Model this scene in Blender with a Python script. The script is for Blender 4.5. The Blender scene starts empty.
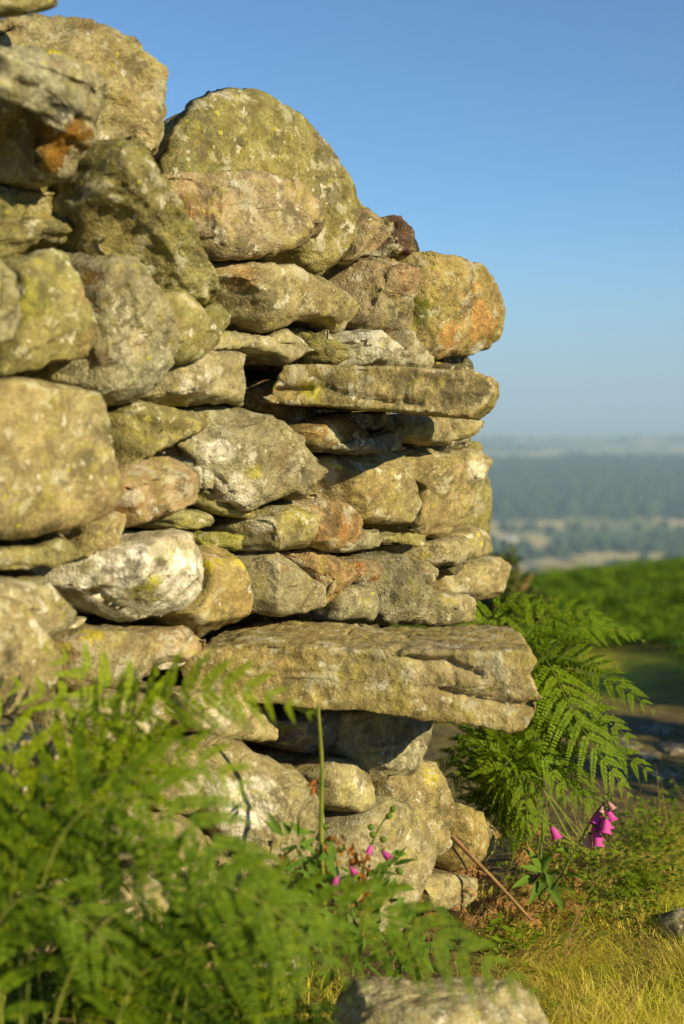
import bpy, math
import numpy as np
from mathutils import Vector

# ------------------------------------------------------------------ camera
S = bpy.context.scene
W, H, F = 684, 1024, 1422.0
CAMZ = 1.10
PITCH = math.atan((512 - 435) / F)
cam_d = bpy.data.cameras.new("camera")
cam = bpy.data.objects.new("camera", cam_d)
S.collection.objects.link(cam)
cam.location = (0, 0, CAMZ)
cam.rotation_euler = (math.pi / 2 - PITCH, 0, 0)
cam_d.sensor_fit = 'VERTICAL'
cam_d.sensor_height = 36.0
cam_d.sensor_width = 24.0
cam_d.lens = 36.0 * F / H
cam_d.clip_start = 0.05
cam_d.clip_end = 40000
cam_d.dof.use_dof = True
cam_d.dof.focus_distance = 2.95
cam_d.dof.aperture_fstop = 2.7
S.camera = cam

# ------------------------------------------------------------------ light
SUN_EL = math.radians(22)
SH = np.array([0.76, -0.65, 0.0]); SH /= np.linalg.norm(SH)
world = bpy.data.worlds.new("World")
S.world = world
world.use_nodes = True
nt = world.node_tree
bg = nt.nodes["Background"]
sky = nt.nodes.new("ShaderNodeTexSky")
sky.sky_type = 'NISHITA'
sky.sun_disc = False
sky.sun_elevation = SUN_EL
sky.sun_rotation = math.atan2(SH[0], SH[1])
sky.altitude = 200
sky.air_density = 1.0
sky.dust_density = 0.0
sky.ozone_density = 2.5
tcw = nt.nodes.new("ShaderNodeTexCoord"); spw = nt.nodes.new("ShaderNodeSeparateXYZ")
nt.links.new(tcw.outputs["Generated"], spw.inputs[0])
mrw = nt.nodes.new("ShaderNodeMapRange"); mrw.interpolation_type = 'SMOOTHERSTEP'
for _i, _v in ((1, -.02), (2, .17), (3, .85), (4, 0.0)): mrw.inputs[_i].default_value = _v
nt.links.new(spw.outputs[2], mrw.inputs[0])
mxw = nt.nodes.new("ShaderNodeMix"); mxw.data_type = 'RGBA'
nt.links.new(mrw.outputs[0], mxw.inputs[0]); tnw = nt.nodes.new("ShaderNodeMix"); tnw.data_type = 'RGBA'; tnw.blend_type = 'MULTIPLY'; tnw.inputs[0].default_value = 1
nt.links.new(sky.outputs[0], tnw.inputs[6]); tnw.inputs[7].default_value = (.74, .97, 1.16, 1)
nt.links.new(tnw.outputs[2], mxw.inputs[6]); mxw.inputs[7].default_value = (3.0, 4.0, 5.2, 1)
nt.links.new(mxw.outputs[2], bg.inputs[0])
bg.inputs[1].default_value = 0.084
sun_d = bpy.data.lights.new("sun", 'SUN')
sun_d.energy = 5.0
sun_d.angle = math.radians(0.6)
sun_d.color = (1.0, 0.84, 0.50)
sun = bpy.data.objects.new("sun", sun_d)
S.collection.objects.link(sun)
sdir = Vector((SH[0] * math.cos(SUN_EL), SH[1] * math.cos(SUN_EL), math.sin(SUN_EL)))
sun.rotation_euler = sdir.to_track_quat('Z', 'Y').to_euler()
S.view_settings.view_transform = 'Standard'
S.view_settings.look = 'None'
S.view_settings.gamma = 1.0
S.view_settings.use_curve_mapping = False
S.view_settings.exposure = 0.48
S.cycles.use_denoising = True
S.cycles.max_bounces = 6
S.cycles.transparent_max_bounces = 4
S.cycles.volume_bounces = 0

# ------------------------------------------------------------------ helpers
rng = np.random.default_rng(7)
_perm = rng.permutation(256)
_perm = np.concatenate([_perm, _perm, _perm])
_g = rng.normal(size=(256, 3)); _g /= np.linalg.norm(_g, axis=1)[:, None]

def noise(p):
    p = np.asarray(p, float)
    i = np.floor(p).astype(int); f = p - i
    i &= 255
    u = f * f * f * (f * (f * 6 - 15) + 10)
    r = 0
    for dx in (0, 1):
        wx = u[..., 0] if dx else 1 - u[..., 0]
        for dy in (0, 1):
            wy = u[..., 1] if dy else 1 - u[..., 1]
            for dz in (0, 1):
                wz = u[..., 2] if dz else 1 - u[..., 2]
                h = _perm[_perm[_perm[(i[..., 0] + dx) & 255] + ((i[..., 1] + dy) & 255)] + ((i[..., 2] + dz) & 255)]
                g = _g[h]
                d = g[..., 0] * (f[..., 0] - dx) + g[..., 1] * (f[..., 1] - dy) + g[..., 2] * (f[..., 2] - dz)
                r = r + wx * wy * wz * d
    return r * 1.4

def fbm(p, oct=3):
    r = 0; a = 1.0
    p = np.asarray(p, float)
    for k in range(oct):
        r = r + a * noise(p * 2 ** k + 13.7 * k); a *= .5
    return r

def sstep(a, b, x):
    t = np.clip((x - a) / (b - a), 0, 1)
    return t * t * (3 - 2 * t)

def link(o):
    S.collection.objects.link(o)
    return o

def mesh_obj(name, V, faces, mat=None, parent=None, loc=None, smooth=True, col=None, colw=1.0):
    V = np.asarray(V, float)
    if loc is None: loc = np.zeros(3)
    loc = np.asarray(loc, float)
    me = bpy.data.meshes.new(name)
    V = V - loc
    if isinstance(faces, np.ndarray):
        k = faces.shape[1]; n = len(faces)
        me.vertices.add(len(V)); me.vertices.foreach_set("co", V.ravel())
        me.loops.add(n * k); me.loops.foreach_set("vertex_index", faces.ravel().astype(np.int32))
        me.polygons.add(n)
        me.polygons.foreach_set("loop_start", np.arange(n, dtype=np.int32) * k)
        me.polygons.foreach_set("loop_total", np.full(n, k, dtype=np.int32))
        me.update(calc_edges=True)
    else:
        me.from_pydata([tuple(v) for v in V], [], faces)
    if smooth:
        me.polygons.foreach_set("use_smooth", np.ones(len(me.polygons), dtype=bool))
    if col is not None:
        a = me.attributes.new("col", 'FLOAT_COLOR', 'POINT')
        c4 = np.ones((len(V), 4)); c4[:, :3] = col; c4[:, 3] = colw
        a.data.foreach_set("color", c4.ravel())
    if mat: me.materials.append(mat)
    o = bpy.data.objects.new(name, me)
    link(o)
    if parent is not None:
        o.parent = parent
        o.location = Vector(loc) - parent_world(parent)
    else:
        o.location = loc
    return o

def parent_world(p):
    v = Vector((0, 0, 0))
    while p is not None:
        v += p.location; p = p.parent
    return v

def tag(o, label=None, cat=None, group=None, kind=None):
    if label: o["label"] = label
    if cat: o["category"] = cat
    if group: o["group"] = group
    if kind: o["kind"] = kind
    return o

def empty(name, loc, label, cat, group=None):
    o = bpy.data.objects.new(name, None)
    o.empty_display_size = .1
    o.location = loc
    link(o)
    return tag(o, label, cat, group)

_f = np.array([0, math.cos(PITCH), -math.sin(PITCH)])
_u = np.array([0, math.sin(PITCH), math.cos(PITCH)])
CAM = np.array([0, 0, CAMZ])

def ray(px, py):
    return np.array([(px - 342) / F, 0, 0]) + _f + _u * ((512 - py) / F)

def at(px, py, d):
    r = ray(px, py)
    return CAM + r * (d / r[1])

def on_plane(px, py, P, n):
    r = ray(px, py)
    return CAM + r * (np.dot(P - CAM, n) / np.dot(r, n))

# ------------------------------------------------------------------ node helpers
def mat_new(name):
    m = bpy.data.materials.new(name); m.use_nodes = True
    t = m.node_tree
    return m, t, t.nodes["Principled BSDF"]

def nd(t, typ, **kw):
    n = t.nodes.new(typ)
    for k, v in kw.items():
        if k in n.inputs.keys() if hasattr(n.inputs, 'keys') else False: n.inputs[k].default_value = v
        else: setattr(n, k, v)
    return n

def mixc(t, fac, a, b, blend='MIX'):
    n = t.nodes.new("ShaderNodeMix"); n.data_type = 'RGBA'; n.blend_type = blend
    for sock, v in ((n.inputs[0], fac), (n.inputs[6], a), (n.inputs[7], b)):
        if hasattr(v, 'is_output'): t.links.new(v, sock)
        elif isinstance(v, (int, float)): sock.default_value = v
        else: sock.default_value = (*v, 1)
    return n.outputs[2]

def tex_noise(t, vec, scale, detail=4, rough=.6):
    n = t.nodes.new("ShaderNodeTexNoise")
    n.inputs["Scale"].default_value = scale; n.inputs["Detail"].default_value = detail; n.inputs["Roughness"].default_value = rough
    t.links.new(vec, n.inputs["Vector"])
    return n.outputs["Fac"]

def tex_vor(t, vec, scale, feature='F1', out="Distance"):
    n = t.nodes.new("ShaderNodeTexVoronoi"); n.feature = feature
    n.inputs["Scale"].default_value = scale
    t.links.new(vec, n.inputs["Vector"])
    return n.outputs[out]

def ramp(t, fac, a, b, va=0.0, vb=1.0):
    n = t.nodes.new("ShaderNodeMapRange"); n.interpolation_type = 'SMOOTHSTEP'
    n.inputs[1].default_value = a; n.inputs[2].default_value = b; n.inputs[3].default_value = va; n.inputs[4].default_value = vb
    t.links.new(fac, n.inputs[0])
    return n.outputs[0]

def math_n(t, op, a, b):
    n = t.nodes.new("ShaderNodeMath"); n.operation = op
    for s, v in ((n.inputs[0], a), (n.inputs[1], b)):
        if hasattr(v, 'is_output'): t.links.new(v, s)
        else: s.default_value = v
    return n.outputs[0]

# ------------------------------------------------------------------ materials
def make_stone_mat():
    m, t, b = mat_new("lichened_stone")
    geo = t.nodes.new("ShaderNodeNewGeometry"); P = geo.outputs["Position"]
    at_ = t.nodes.new("ShaderNodeAttribute"); at_.attribute_name = "col"
    base = at_.outputs["Color"]
    fine = tex_noise(t, P, 170, 5, .7)
    mid = tex_noise(t, P, 38, 5, .65)
    low = tex_noise(t, P, 9, 3, .55)
    c = mixc(t, 1.0, base, mixc(t, ramp(t, fine, .3, .7), (.68, .67, .65), (1.22, 1.21, 1.18)), 'MULTIPLY')
    # olive crustose lichen in uneven areas
    c = mixc(t, math_n(t, 'MULTIPLY', ramp(t, mid, .5, .57), math_n(t, 'MULTIPLY', ramp(t, low, .38, .6), .6)), c, (.30, .265, .05))
    # brown stain
    blot = tex_noise(t, P, 27, 6, .72)
    c = mixc(t, 1.0, c, mixc(t, ramp(t, blot, .34, .64), (.66, .63, .58), (1.22, 1.22, 1.20)), 'MULTIPLY')
    gl = tex_noise(t, P, 19, 5, .7)
    c = mixc(t, math_n(t, 'MULTIPLY', ramp(t, gl, .56, .60), .6), c, (.47, .435, .31))
    low2 = tex_noise(t, P, 15, 4, .6)
    c = mixc(t, math_n(t, 'MULTIPLY', ramp(t, low2, .56, .72), .5), c, (.19, .115, .045))
    # pale spots
    v = tex_vor(t, P, 42); vn = tex_noise(t, P, 90, 3, .6)
    spot = ramp(t, math_n(t, 'ADD', v, math_n(t, 'MULTIPLY', vn, .5)), .38, .415, 1, 0)
    c = mixc(t, math_n(t, 'MULTIPLY', spot, math_n(t, 'MULTIPLY', ramp(t, tex_noise(t, P, 11, 2, .5), .5, .62), .75)), c, (.56, .51, .37))
    vy = tex_vor(t, P, 24)
    ys = ramp(t, math_n(t, 'ADD', vy, math_n(t, 'MULTIPLY', vn, .45)), .34, .37, 1, 0)
    c = mixc(t, math_n(t, 'MULTIPLY', ys, math_n(t, 'MULTIPLY', ramp(t, tex_noise(t, P, 6, 2, .5), .52, .60), .8)), c, (.46, .41, .06))
    # dark crust in hard-edged patches
    dk = tex_noise(t, P, 13, 6, .72)
    c = mixc(t, math_n(t, 'MULTIPLY', ramp(t, dk, .565, .60), .62), c, (.105, .088, .05))
    wl = tex_noise(t, P, 21, 7, .75)
    c = mixc(t, math_n(t, 'MULTIPLY', ramp(t, wl, .60, .625), .8), c, (.60, .56, .43))
    # dark pits and grains
    v2 = tex_vor(t, P, 230)
    pit = ramp(t, math_n(t, 'ADD', v2, math_n(t, 'MULTIPLY', mid, .4)), .28, .42, 1, 0)
    c = mixc(t, math_n(t, 'MULTIPLY', pit, .4), c, (.07, .058, .03))
    t.links.new(c, b.inputs["Base Color"])
    b.inputs["Roughness"].default_value = .92
    b.inputs["Specular IOR Level"].default_value = .2
    hgt = math_n(t, 'ADD', math_n(t, 'MULTIPLY', fine, .5), math_n(t, 'ADD', math_n(t, 'MULTIPLY', mid, 1.5), math_n(t, 'ADD', math_n(t, 'MULTIPLY', blot, 2.2), math_n(t, 'MULTIPLY', v2, .35))))
    bp = t.nodes.new("ShaderNodeBump"); bp.inputs["Distance"].default_value = .012
    t.links.new(at_.outputs["Alpha"], bp.inputs["Strength"])
    t.links.new(hgt, bp.inputs["Height"]); t.links.new(bp.outputs[0], b.inputs["Normal"])
    return m

def make_leaf_mat(name, ca, cb, trans=.28, rough=.5, cc=None):
    m, t, b = mat_new(name)
    geo = t.nodes.new("ShaderNodeNewGeometry")
    r = geo.outputs["Random Per Island"]
    c = mixc(t, r, ca, cb)
    nz = tex_noise(t, geo.outputs["Position"], 7, 3, .6)
    c = mixc(t, ramp(t, nz, .35, .65), c, mixc(t, .5, c, cc if cc else cb))
    t.links.new(c, b.inputs["Base Color"])
    b.inputs["Roughness"].default_value = rough
    b.inputs["Specular IOR Level"].default_value = .12
    tr = t.nodes.new("ShaderNodeBsdfTranslucent")
    t.links.new(mixc(t, 1.0, c, (1.3, 1.25, .7), 'MULTIPLY'), tr.inputs["Color"])
    mx = t.nodes.new("ShaderNodeMixShader"); mx.inputs[0].default_value = trans
    t.links.new(b.outputs[0], mx.inputs[1]); t.links.new(tr.outputs[0], mx.inputs[2])
    t.links.new(mx.outputs[0], t.nodes["Material Output"].inputs["Surface"])
    return m

def make_plain(name, ca, cb, scale=40, rough=.8, bump=0):
    m, t, b = mat_new(name)
    geo = t.nodes.new("ShaderNodeNewGeometry")
    nz = tex_noise(t, geo.outputs["Position"], scale, 4, .6)
    t.links.new(mixc(t, ramp(t, nz, .35, .65), ca, cb), b.inputs["Base Color"])
    b.inputs["Roughness"].default_value = rough
    b.inputs["Specular IOR Level"].default_value = .25
    if bump:
        bp = t.nodes.new("ShaderNodeBump"); bp.inputs["Strength"].default_value = .8; bp.inputs["Distance"].default_value = bump
        t.links.new(nz, bp.inputs["Height"]); t.links.new(bp.outputs[0], b.inputs["Normal"])
    return m

M_STONE = make_stone_mat()
M_FERN = make_leaf_mat("bracken_leaf", (.078, .140, .004), (.150, .215, .006), .18, .6)
M_FERN_NEAR = make_leaf_mat("bracken_leaf_bright", (.125, .195, .004), (.235, .300, .007), .2, .6)
M_FERN_SHADE = make_leaf_mat("shade_bracken_leaf", (.022, .050, .004), (.045, .085, .006), .12, .6)  # leaf colour darkened to paint shade into the gaps behind the front fronds
M_FERN_DARK = make_leaf_mat("deep_bracken_leaf", (.050, .098, .004), (.130, .190, .006), .18, .6)
M_FERN_FAR = make_leaf_mat("bracken_leaf_distant", (.075, .160, .004), (.150, .240, .007), .2, .7)
M_STALK = make_plain("bracken_stalk", (.20, .22, .03), (.13, .17, .02), 30, .5)
M_DEAD = make_leaf_mat("dead_bracken", (.24, .105, .03), (.40, .22, .08), .1, .8)
M_GRASS = make_leaf_mat("grass_blade", (.72, .62, .08), (.50, .54, .035), .3, .7, (.80, .63, .19))
M_FOX_LEAF = make_leaf_mat("foxglove_leaf", (.085, .165, .018), (.14, .23, .03), .25, .7)
M_FOX_STALK = make_plain("foxglove_stalk", (.10, .17, .04), (.16, .20, .05), 60, .6)
M_FOX_BELL = make_leaf_mat("foxglove_bell", (.55, .06, .36), (.70, .12, .48), .3, .5)
M_FOX_PALE = make_leaf_mat("foxglove_faded_bell", (.62, .35, .30), (.66, .42, .36), .3, .5)
M_TWIG = make_plain("dry_stalk", (.34, .20, .09), (.22, .12, .05), 50, .8)
M_RUST = make_leaf_mat("withered_leaf", (.20, .065, .012), (.32, .13, .025), .15, .8)
M_BUSH = make_leaf_mat("bush_leaf", (.05, .075, .012), (.10, .12, .02), .15, .6)

# ------------------------------------------------------------------ ground sheet
PROF = np.array([(0, 0), (4, .0), (6, -.03), (8, -.18), (10, -.42), (12, -.70), (15, -1.08), (20, -1.7), (30, -2.9), (45, -4.8), (60, -8), (100, -22),
                 (400, -100), (900, -140), (1300, -150), (2450, -150), (2720, -146), (3100, -125), (3500, -108), (3900, -96), (4600, -92),
                 (6000, -78), (7500, -52), (9500, -22), (11500, -3), (13000, 4)])

def ground_z(x, y):
    x = np.asarray(x, float); y = np.asarray(y, float)
    d = np.hypot(x, y)
    z = np.interp(d, PROF[:, 0], PROF[:, 1])
    p = np.stack([x, y, x * 0], -1)
    z = z + sstep(6, 14, d) * (1 - sstep(50, 110, d)) * np.clip(x, -8, 14) * .125
    z = z + .025 * noise(p * 1.3) * (1 - sstep(3, 9, d)) + .012 * noise(p * 5) * (1 - sstep(6, 14, d))
    z = z + .06 * noise(p * .35) * sstep(6, 12, d) * (1 - sstep(100, 300, d))
    z = z + 10 * noise(p / 420.) * sstep(1800, 3600, d) + 16 * noise(p / 900. + 5) * sstep(2800, 4200, d)
    z = z + 26 * noise(p / 2100. + 9) * sstep(5200, 8000, d)
    # low bank where the lane edge rises to the right
    z = z + .25 * sstep(1.3, 2.6, x) * (1 - sstep(6, 9, d)) * sstep(2.5, 4, d)
    return z

az = np.concatenate([np.radians(np.arange(-176, -32, 8)), np.radians(np.arange(-32, 32, .4)), np.radians(np.arange(32, 184, 8))])
rr = np.concatenate([[0.02], np.geomspace(.25, 3, 34), np.geomspace(3.08, 16, 70), np.geomspace(16.5, 13000, 150)])
A, R = np.meshgrid(az, rr)
GX, GY = R * np.sin(A), R * np.cos(A)
GV = np.stack([GX, GY, ground_z(GX, GY)], -1).reshape(-1, 3)
nr, na = len(rr), len(az)
ii, jj = np.meshgrid(np.arange(nr - 1), np.arange(na), indexing='ij')
j2 = (jj + 1) % na
GF = np.stack([ii * na + jj, ii * na + j2, (ii + 1) * na + j2, (ii + 1) * na + jj], -1).reshape(-1, 4)[:, ::-1]

def make_ground_mat():
    m, t, b = mat_new("ground_surface")
    geo = t.nodes.new("ShaderNodeNewGeometry"); P = geo.outputs["Position"]
    sp = t.nodes.new("ShaderNodeSeparateXYZ"); t.links.new(P, sp.inputs[0])
    ln = t.nodes.new("ShaderNodeVectorMath"); ln.operation = 'LENGTH'; t.links.new(P, ln.inputs[0]); D = ln.outputs["Value"]
    # near: dry turf, soil and moss
    n1 = tex_noise(t, P, 3.2, 5, .65); n2 = tex_noise(t, P, 26, 5, .7)
    near = mixc(t, ramp(t, n1, .42, .58), (.22, .175, .05), (.16, .12, .05))
    near = mixc(t, ramp(t, n2, .45, .65), near, (.075, .055, .028))
    moss = math_n(t, 'MULTIPLY', ramp(t, D, 5.9, 6.7), ramp(t, tex_noise(t, P, 2.2, 4, .6), .3, .5))
    near = mixc(t, moss, near, mixc(t, n2, (.30, .29, .02), (.40, .36, .035)))
    # far: a patchwork of fields
    mp = t.nodes.new("ShaderNodeMapping"); mp.inputs["Scale"].default_value = (.0095, .0042, 0); mp.inputs["Location"].default_value = (.31, .22, 0)
    wob = t.nodes.new("ShaderNodeTexNoise"); wob.inputs["Scale"].default_value = .004
    t.links.new(P, wob.inputs["Vector"])
    wv = t.nodes.new("ShaderNodeVectorMath"); wv.operation = 'MULTIPLY_ADD'
    t.links.new(wob.outputs["Color"], wv.inputs[0]); wv.inputs[1].default_value = (160, 160, 0); t.links.new(P, wv.inputs[2])
    t.links.new(wv.outputs[0], mp.inputs["Vector"])
    vo = t.nodes.new("ShaderNodeTexVoronoi"); vo.inputs["Scale"].default_value = 1.0; vo.voronoi_dimensions = '2D'
    t.links.new(mp.outputs[0], vo.inputs["Vector"])
    sc = t.nodes.new("ShaderNodeSeparateColor"); t.links.new(vo.outputs["Color"], sc.inputs[0])
    cr = t.nodes.new("ShaderNodeValToRGB"); cr.color_ramp.interpolation = 'CONSTANT'
    els = [(0, (.10, .12, .03)), (.22, (.66, .50, .20)), (.38, (.24, .25, .06)), (.58, (.66, .47, .22)), (.72, (.08, .12, .025)), (.86, (.22, .20, .06))]
    cr.color_ramp.elements[0].color = (*els[0][1], 1)
    cr.color_ramp.elements[1].position = els[1][0]; cr.color_ramp.elements[1].color = (*els[1][1], 1)
    for p_, c_ in els[2:]:
        e = cr.color_ramp.elements.new(p_); e.color = (*c_, 1)
    t.links.new(sc.outputs[0], cr.inputs[0])
    far = mixc(t, ramp(t, tex_noise(t, P, .02, 4, .6), .4, .7), cr.outputs[0], (.10, .12, .035))
    # wooded or rough hillside
    wood = math_n(t, 'MULTIPLY', ramp(t, D, 2600, 2720), ramp(t, D, 3950, 4150, 1, 0))
    far = mixc(t, wood, far, (.028, .045, .016))
    mid = mixc(t, n1, (.05, .09, .01), (.08, .11, .015))
    c = mixc(t, ramp(t, D, 8.6, 9.6), near, mid)
    c = mixc(t, ramp(t, D, 500, 700), c, far)
    t.links.new(c, b.inputs["Base Color"])
    b.inputs["Roughness"].default_value = .95; b.inputs["Specular IOR Level"].default_value = .1
    bp = t.nodes.new("ShaderNodeBump"); bp.inputs["Strength"].default_value = .9; bp.inputs["Distance"].default_value = .02
    t.links.new(math_n(t, 'ADD', n2, math_n(t, 'MULTIPLY', tex_noise(t, P, 90, 4, .7), .5)), bp.inputs["Height"])
    t.links.new(bp.outputs[0], b.inputs["Normal"])
    return m

ground = mesh_obj("ground", GV, GF, make_ground_mat())
tag(ground, "hill path of dry turf falling away to a valley of fields and far hills", "ground", kind="structure")

# ------------------------------------------------------------------ haze
hz_top = 3.2
hx, hy0, hy1, hb = 13500, -13500, 13500, -260
hv = [(-hx, hy0, hb), (hx, hy0, hb), (hx, hy1, hb), (-hx, hy1, hb), (-hx, hy0, hz_top + 60), (hx, hy0, hz_top + 60), (hx, hy1, hz_top + 60), (-hx, hy1, hz_top + 60)]
hz = mesh_obj("haze", hv, [(0, 3, 2, 1), (4, 5, 6, 7), (0, 1, 5, 4), (1, 2, 6, 5), (2, 3, 7, 6), (3, 0, 4, 7)], smooth=False)
hm = bpy.data.materials.new("haze_air"); hm.use_nodes = True
ht = hm.node_tree; ht.nodes.remove(ht.nodes["Principled BSDF"])
pv = ht.nodes.new("ShaderNodeVolumePrincipled")
pv.inputs["Color"].default_value = (.58, .82, 1.0, 1); pv.inputs["Density"].default_value = 0.00018
pv.inputs["Anisotropy"].default_value = 0.0
ht.links.new(pv.outputs[0], ht.nodes["Material Output"].inputs["Volume"])
hz.data.materials.append(hm)
tag(hz, "pale blue summer haze filling the valley air", "haze", kind="stuff")

# ------------------------------------------------------------------ stones
w_ = np.array([.607, .794, 0]); w_ /= np.linalg.norm(w_)
n_ = np.array([w_[1], -w_[0], 0])
z_ = np.array([0, 0, 1.])
P0 = np.array([-.553, 2.3, 0])

def wp(px, py, off=0.0):
    return on_plane(px, py, P0 + n_ * off, n_)

def unit_v(v):
    v = np.asarray(v, float); return v / np.linalg.norm(v)

def resample(poly, n):
    p = np.asarray(poly, float); q = np.vstack([p, p[:1]])
    s = np.concatenate([[0], np.cumsum(np.linalg.norm(np.diff(q, axis=0), axis=1))])
    t = np.linspace(0, s[-1], n, endpoint=False)
    return np.stack([np.interp(t, s, q[:, 0]), np.interp(t, s, q[:, 1])], -1)

PAL = dict(
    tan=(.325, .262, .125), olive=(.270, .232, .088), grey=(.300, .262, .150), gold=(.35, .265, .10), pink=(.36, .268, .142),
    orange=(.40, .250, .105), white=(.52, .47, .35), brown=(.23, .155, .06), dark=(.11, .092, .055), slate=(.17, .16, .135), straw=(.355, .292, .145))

def build_stone(poly3, h, v, n, depth, bulge=.035, box=.32, taper=.10, color='tan', seed=0, name="wall_stone", parent=None, rough=1.0,
                layered=0.0, facets=8, patches=(), tilt=(0, 0), nth=None, rings=None, sides=None, label=None, top_bow=0, edge=.8, back=True, mat=None, lay_ang=.2, cracks=(), planes=(), grow=-.0025, smooth=1):
    rs = np.random.default_rng(1000 + seed)
    poly3 = np.asarray(poly3)
    c0 = poly3.mean(0)
    P2 = np.stack([(poly3 - c0) @ h, (poly3 - c0) @ v], -1)
    per = np.linalg.norm(np.diff(np.vstack([P2, P2[:1]]), axis=0), axis=1).sum()
    if nth is None: nth = int(np.clip(per / .0062, 72, 300))
    B = resample(P2, nth)
    if grow:
        tg = np.roll(B, -2, 0) - np.roll(B, 2, 0); tg /= np.maximum(np.linalg.norm(tg, axis=1, keepdims=True), 1e-9)
        onrm = np.stack([tg[:, 1], -tg[:, 0]], -1)
        area = .5 * np.sum(B[:, 0] * np.roll(B[:, 1], -1) - np.roll(B[:, 0], -1) * B[:, 1])
        B = B + onrm * (grow if area > 0 else -grow)
    for _ in range(smooth):
        B = .25 * np.roll(B, 1, 0) + .5 * B + .25 * np.roll(B, -1, 0)
    ctr = B.mean(0)
    Cc = np.cov((B - ctr).T); ev, evec = np.linalg.eigh(Cc)
    major = evec[:, 1]
    a = (B - ctr) @ major; bb = (B - ctr) @ evec[:, 0]
    L = max(0, (np.abs(a).max() - np.abs(bb).max()) * .92)
    ctr_i = ctr + np.clip(a, -L, L)[:, None] * major
    size = max(np.abs(bb).max(), .012)
    nf = rings or int(np.clip(size / .0050, 9, 30)); ns = sides or int(np.clip(depth / .016, 6, 18))
    rho = 1 - (1 - np.linspace(.0, 1, nf)) ** 1.35; rho[0] = .03
    bulge = min(bulge, size * .9)
    rows = []; rowh = []
    for r in rho:
        hh = bulge * math.sqrt(max(0, 1 - min(1, r ** (2 / box)))) ** edge
        rows.append(ctr_i + (B - ctr_i) * r); rowh.append(np.full(nth, hh))
    for k in range(1, ns + 1):
        s = k / ns
        rows.append(ctr + (B - ctr) * (1 - taper * s)); rowh.append(np.full(nth, -depth * s))
    Q = np.stack(rows); Hh = np.stack(rowh)
    Hh = Hh + (Q[..., 0] * tilt[0] + Q[..., 1] * tilt[1]) * (Hh > -1e-6)
    X = np.concatenate([Q, Hh[..., None]], -1)
    # chipped flat facets
    for k in range(facets):
        d = rs.normal(size=3); d[2] = abs(d[2]) * .8 + .55; d /= np.linalg.norm(d)
        pr = X[:nf] @ d
        lim = pr.max() - (pr.max() - np.median(pr)) * rs.uniform(.15, .45)
        e = X @ d - lim
        X = X - np.where(e > 0, e * .95, 0)[..., None] * d
    for (dx_, dy_, dz_, dist_) in planes:
        d = unit_v((dx_, dy_, dz_)); e = X @ d - dist_
        X = X - np.where(e > 0, e * .97, 0)[..., None] * d
    # normals
    def normals(X):
        dt = np.roll(X, -1, 1) - np.roll(X, 1, 1)
        dr = np.gradient(X, axis=0)
        N = np.cross(dr, dt)
        N /= np.maximum(np.linalg.norm(N, axis=-1, keepdims=True), 1e-9)
        return N
    N = normals(X)
    if np.mean(N[:max(2, nf // 2), :, 2]) < 0: N = -N
    N[:3] = N[3]
    so = rs.uniform(-50, 50, 3)
    q = X + so
    amp = rough * min(1, .35 + size / .09)
    dsp = .008 * amp * fbm(q * 9, 2) + .0075 * amp * (0.25 - np.abs(fbm(q * 19 + 7, 2))) + .0026 * amp * fbm(q * 60, 2)
    dsp += .0014 * rough * noise(q * 150)
    # pitting: sharp small hollows
    dsp -= .006 * rough ** 1.5 * np.clip(noise(q * 48 + 31) - .34, 0, 1) * 2
    if layered:
        lam = (X[..., 1] * math.cos(lay_ang) + X[..., 0] * math.sin(lay_ang) + .25 * X[..., 2] + .010 * fbm(q * 9, 2)) * 34
        saw = np.stack([lam, lam * 0 + so[0], noise(q * 4) * .8], -1)
        st = noise(saw); st2 = noise(saw * 2.7 + 3)
        dsp += layered * (.016 * np.sign(st) * np.abs(st) ** .6 + .007 * st2)
    # cracks
    ck = np.abs(noise(q * 6.5 + 90)); dsp -= .007 * rough * np.exp(-(ck / .018) ** 2) * sstep(.0, .3, noise(q * 5 + 40))
    for (cl, cw_, cd) in cracks:
        cl = np.asarray(cl)
        L2 = np.stack([(cl - c0) @ h, (cl - c0) @ v], -1)
        wob = np.stack([X[..., 0] + .004 * noise(q * 40), X[..., 1] + .004 * noise(q * 40 + 9)], -1)
        dm = np.full(X.shape[:2], 9.)
        for a_, b_ in zip(L2[:-1], L2[1:]):
            ab = b_ - a_; t_ = np.clip(((wob - a_) @ ab) / (ab @ ab), 0, 1)
            dm = np.minimum(dm, np.linalg.norm(wob - a_ - t_[..., None] * ab, axis=-1))
        dsp = dsp - cd * np.exp(-(dm / cw_) ** 2) * (X[..., 2] > -.05)
    X = X + N * dsp[..., None]
    world = c0 + X[..., 0:1] * h + X[..., 1:2] * v + X[..., 2:3] * n
    nR = nf + ns
    V = world.reshape(-1, 3)
    i_, j_ = np.meshgrid(np.arange(nR - 1), np.arange(nth), indexing='ij')
    jn = (j_ + 1) % nth
    Fq = np.stack([i_ * nth + j_, i_ * nth + jn, (i_ + 1) * nth + jn, (i_ + 1) * nth + j_], -1).reshape(-1, 4)
    ia = int(np.argmin((B - ctr) @ major))
    kk = np.arange(1, nth // 2)
    T0 = np.stack([(ia - kk) % nth, (ia - kk - 1) % nth, (ia + kk + 1) % nth, (ia + kk) % nth], -1)[:-1]
    last = (nR - 1) * nth
    T1 = last + T0[:, ::-1]
    faces = np.vstack([Fq, T0, T1])
    # check winding
    nn = np.cross(V[faces[0, 1]] - V[faces[0, 0]], V[faces[0, 2]] - V[faces[0, 0]])
    ctrf = np.cross(V[Fq[nth * (nf // 2), 1]] - V[Fq[nth * (nf // 2), 0]], V[Fq[nth * (nf // 2), 2]] - V[Fq[nth * (nf // 2), 0]])
    if ctrf @ n < 0: faces = faces[:, ::-1]
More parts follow.
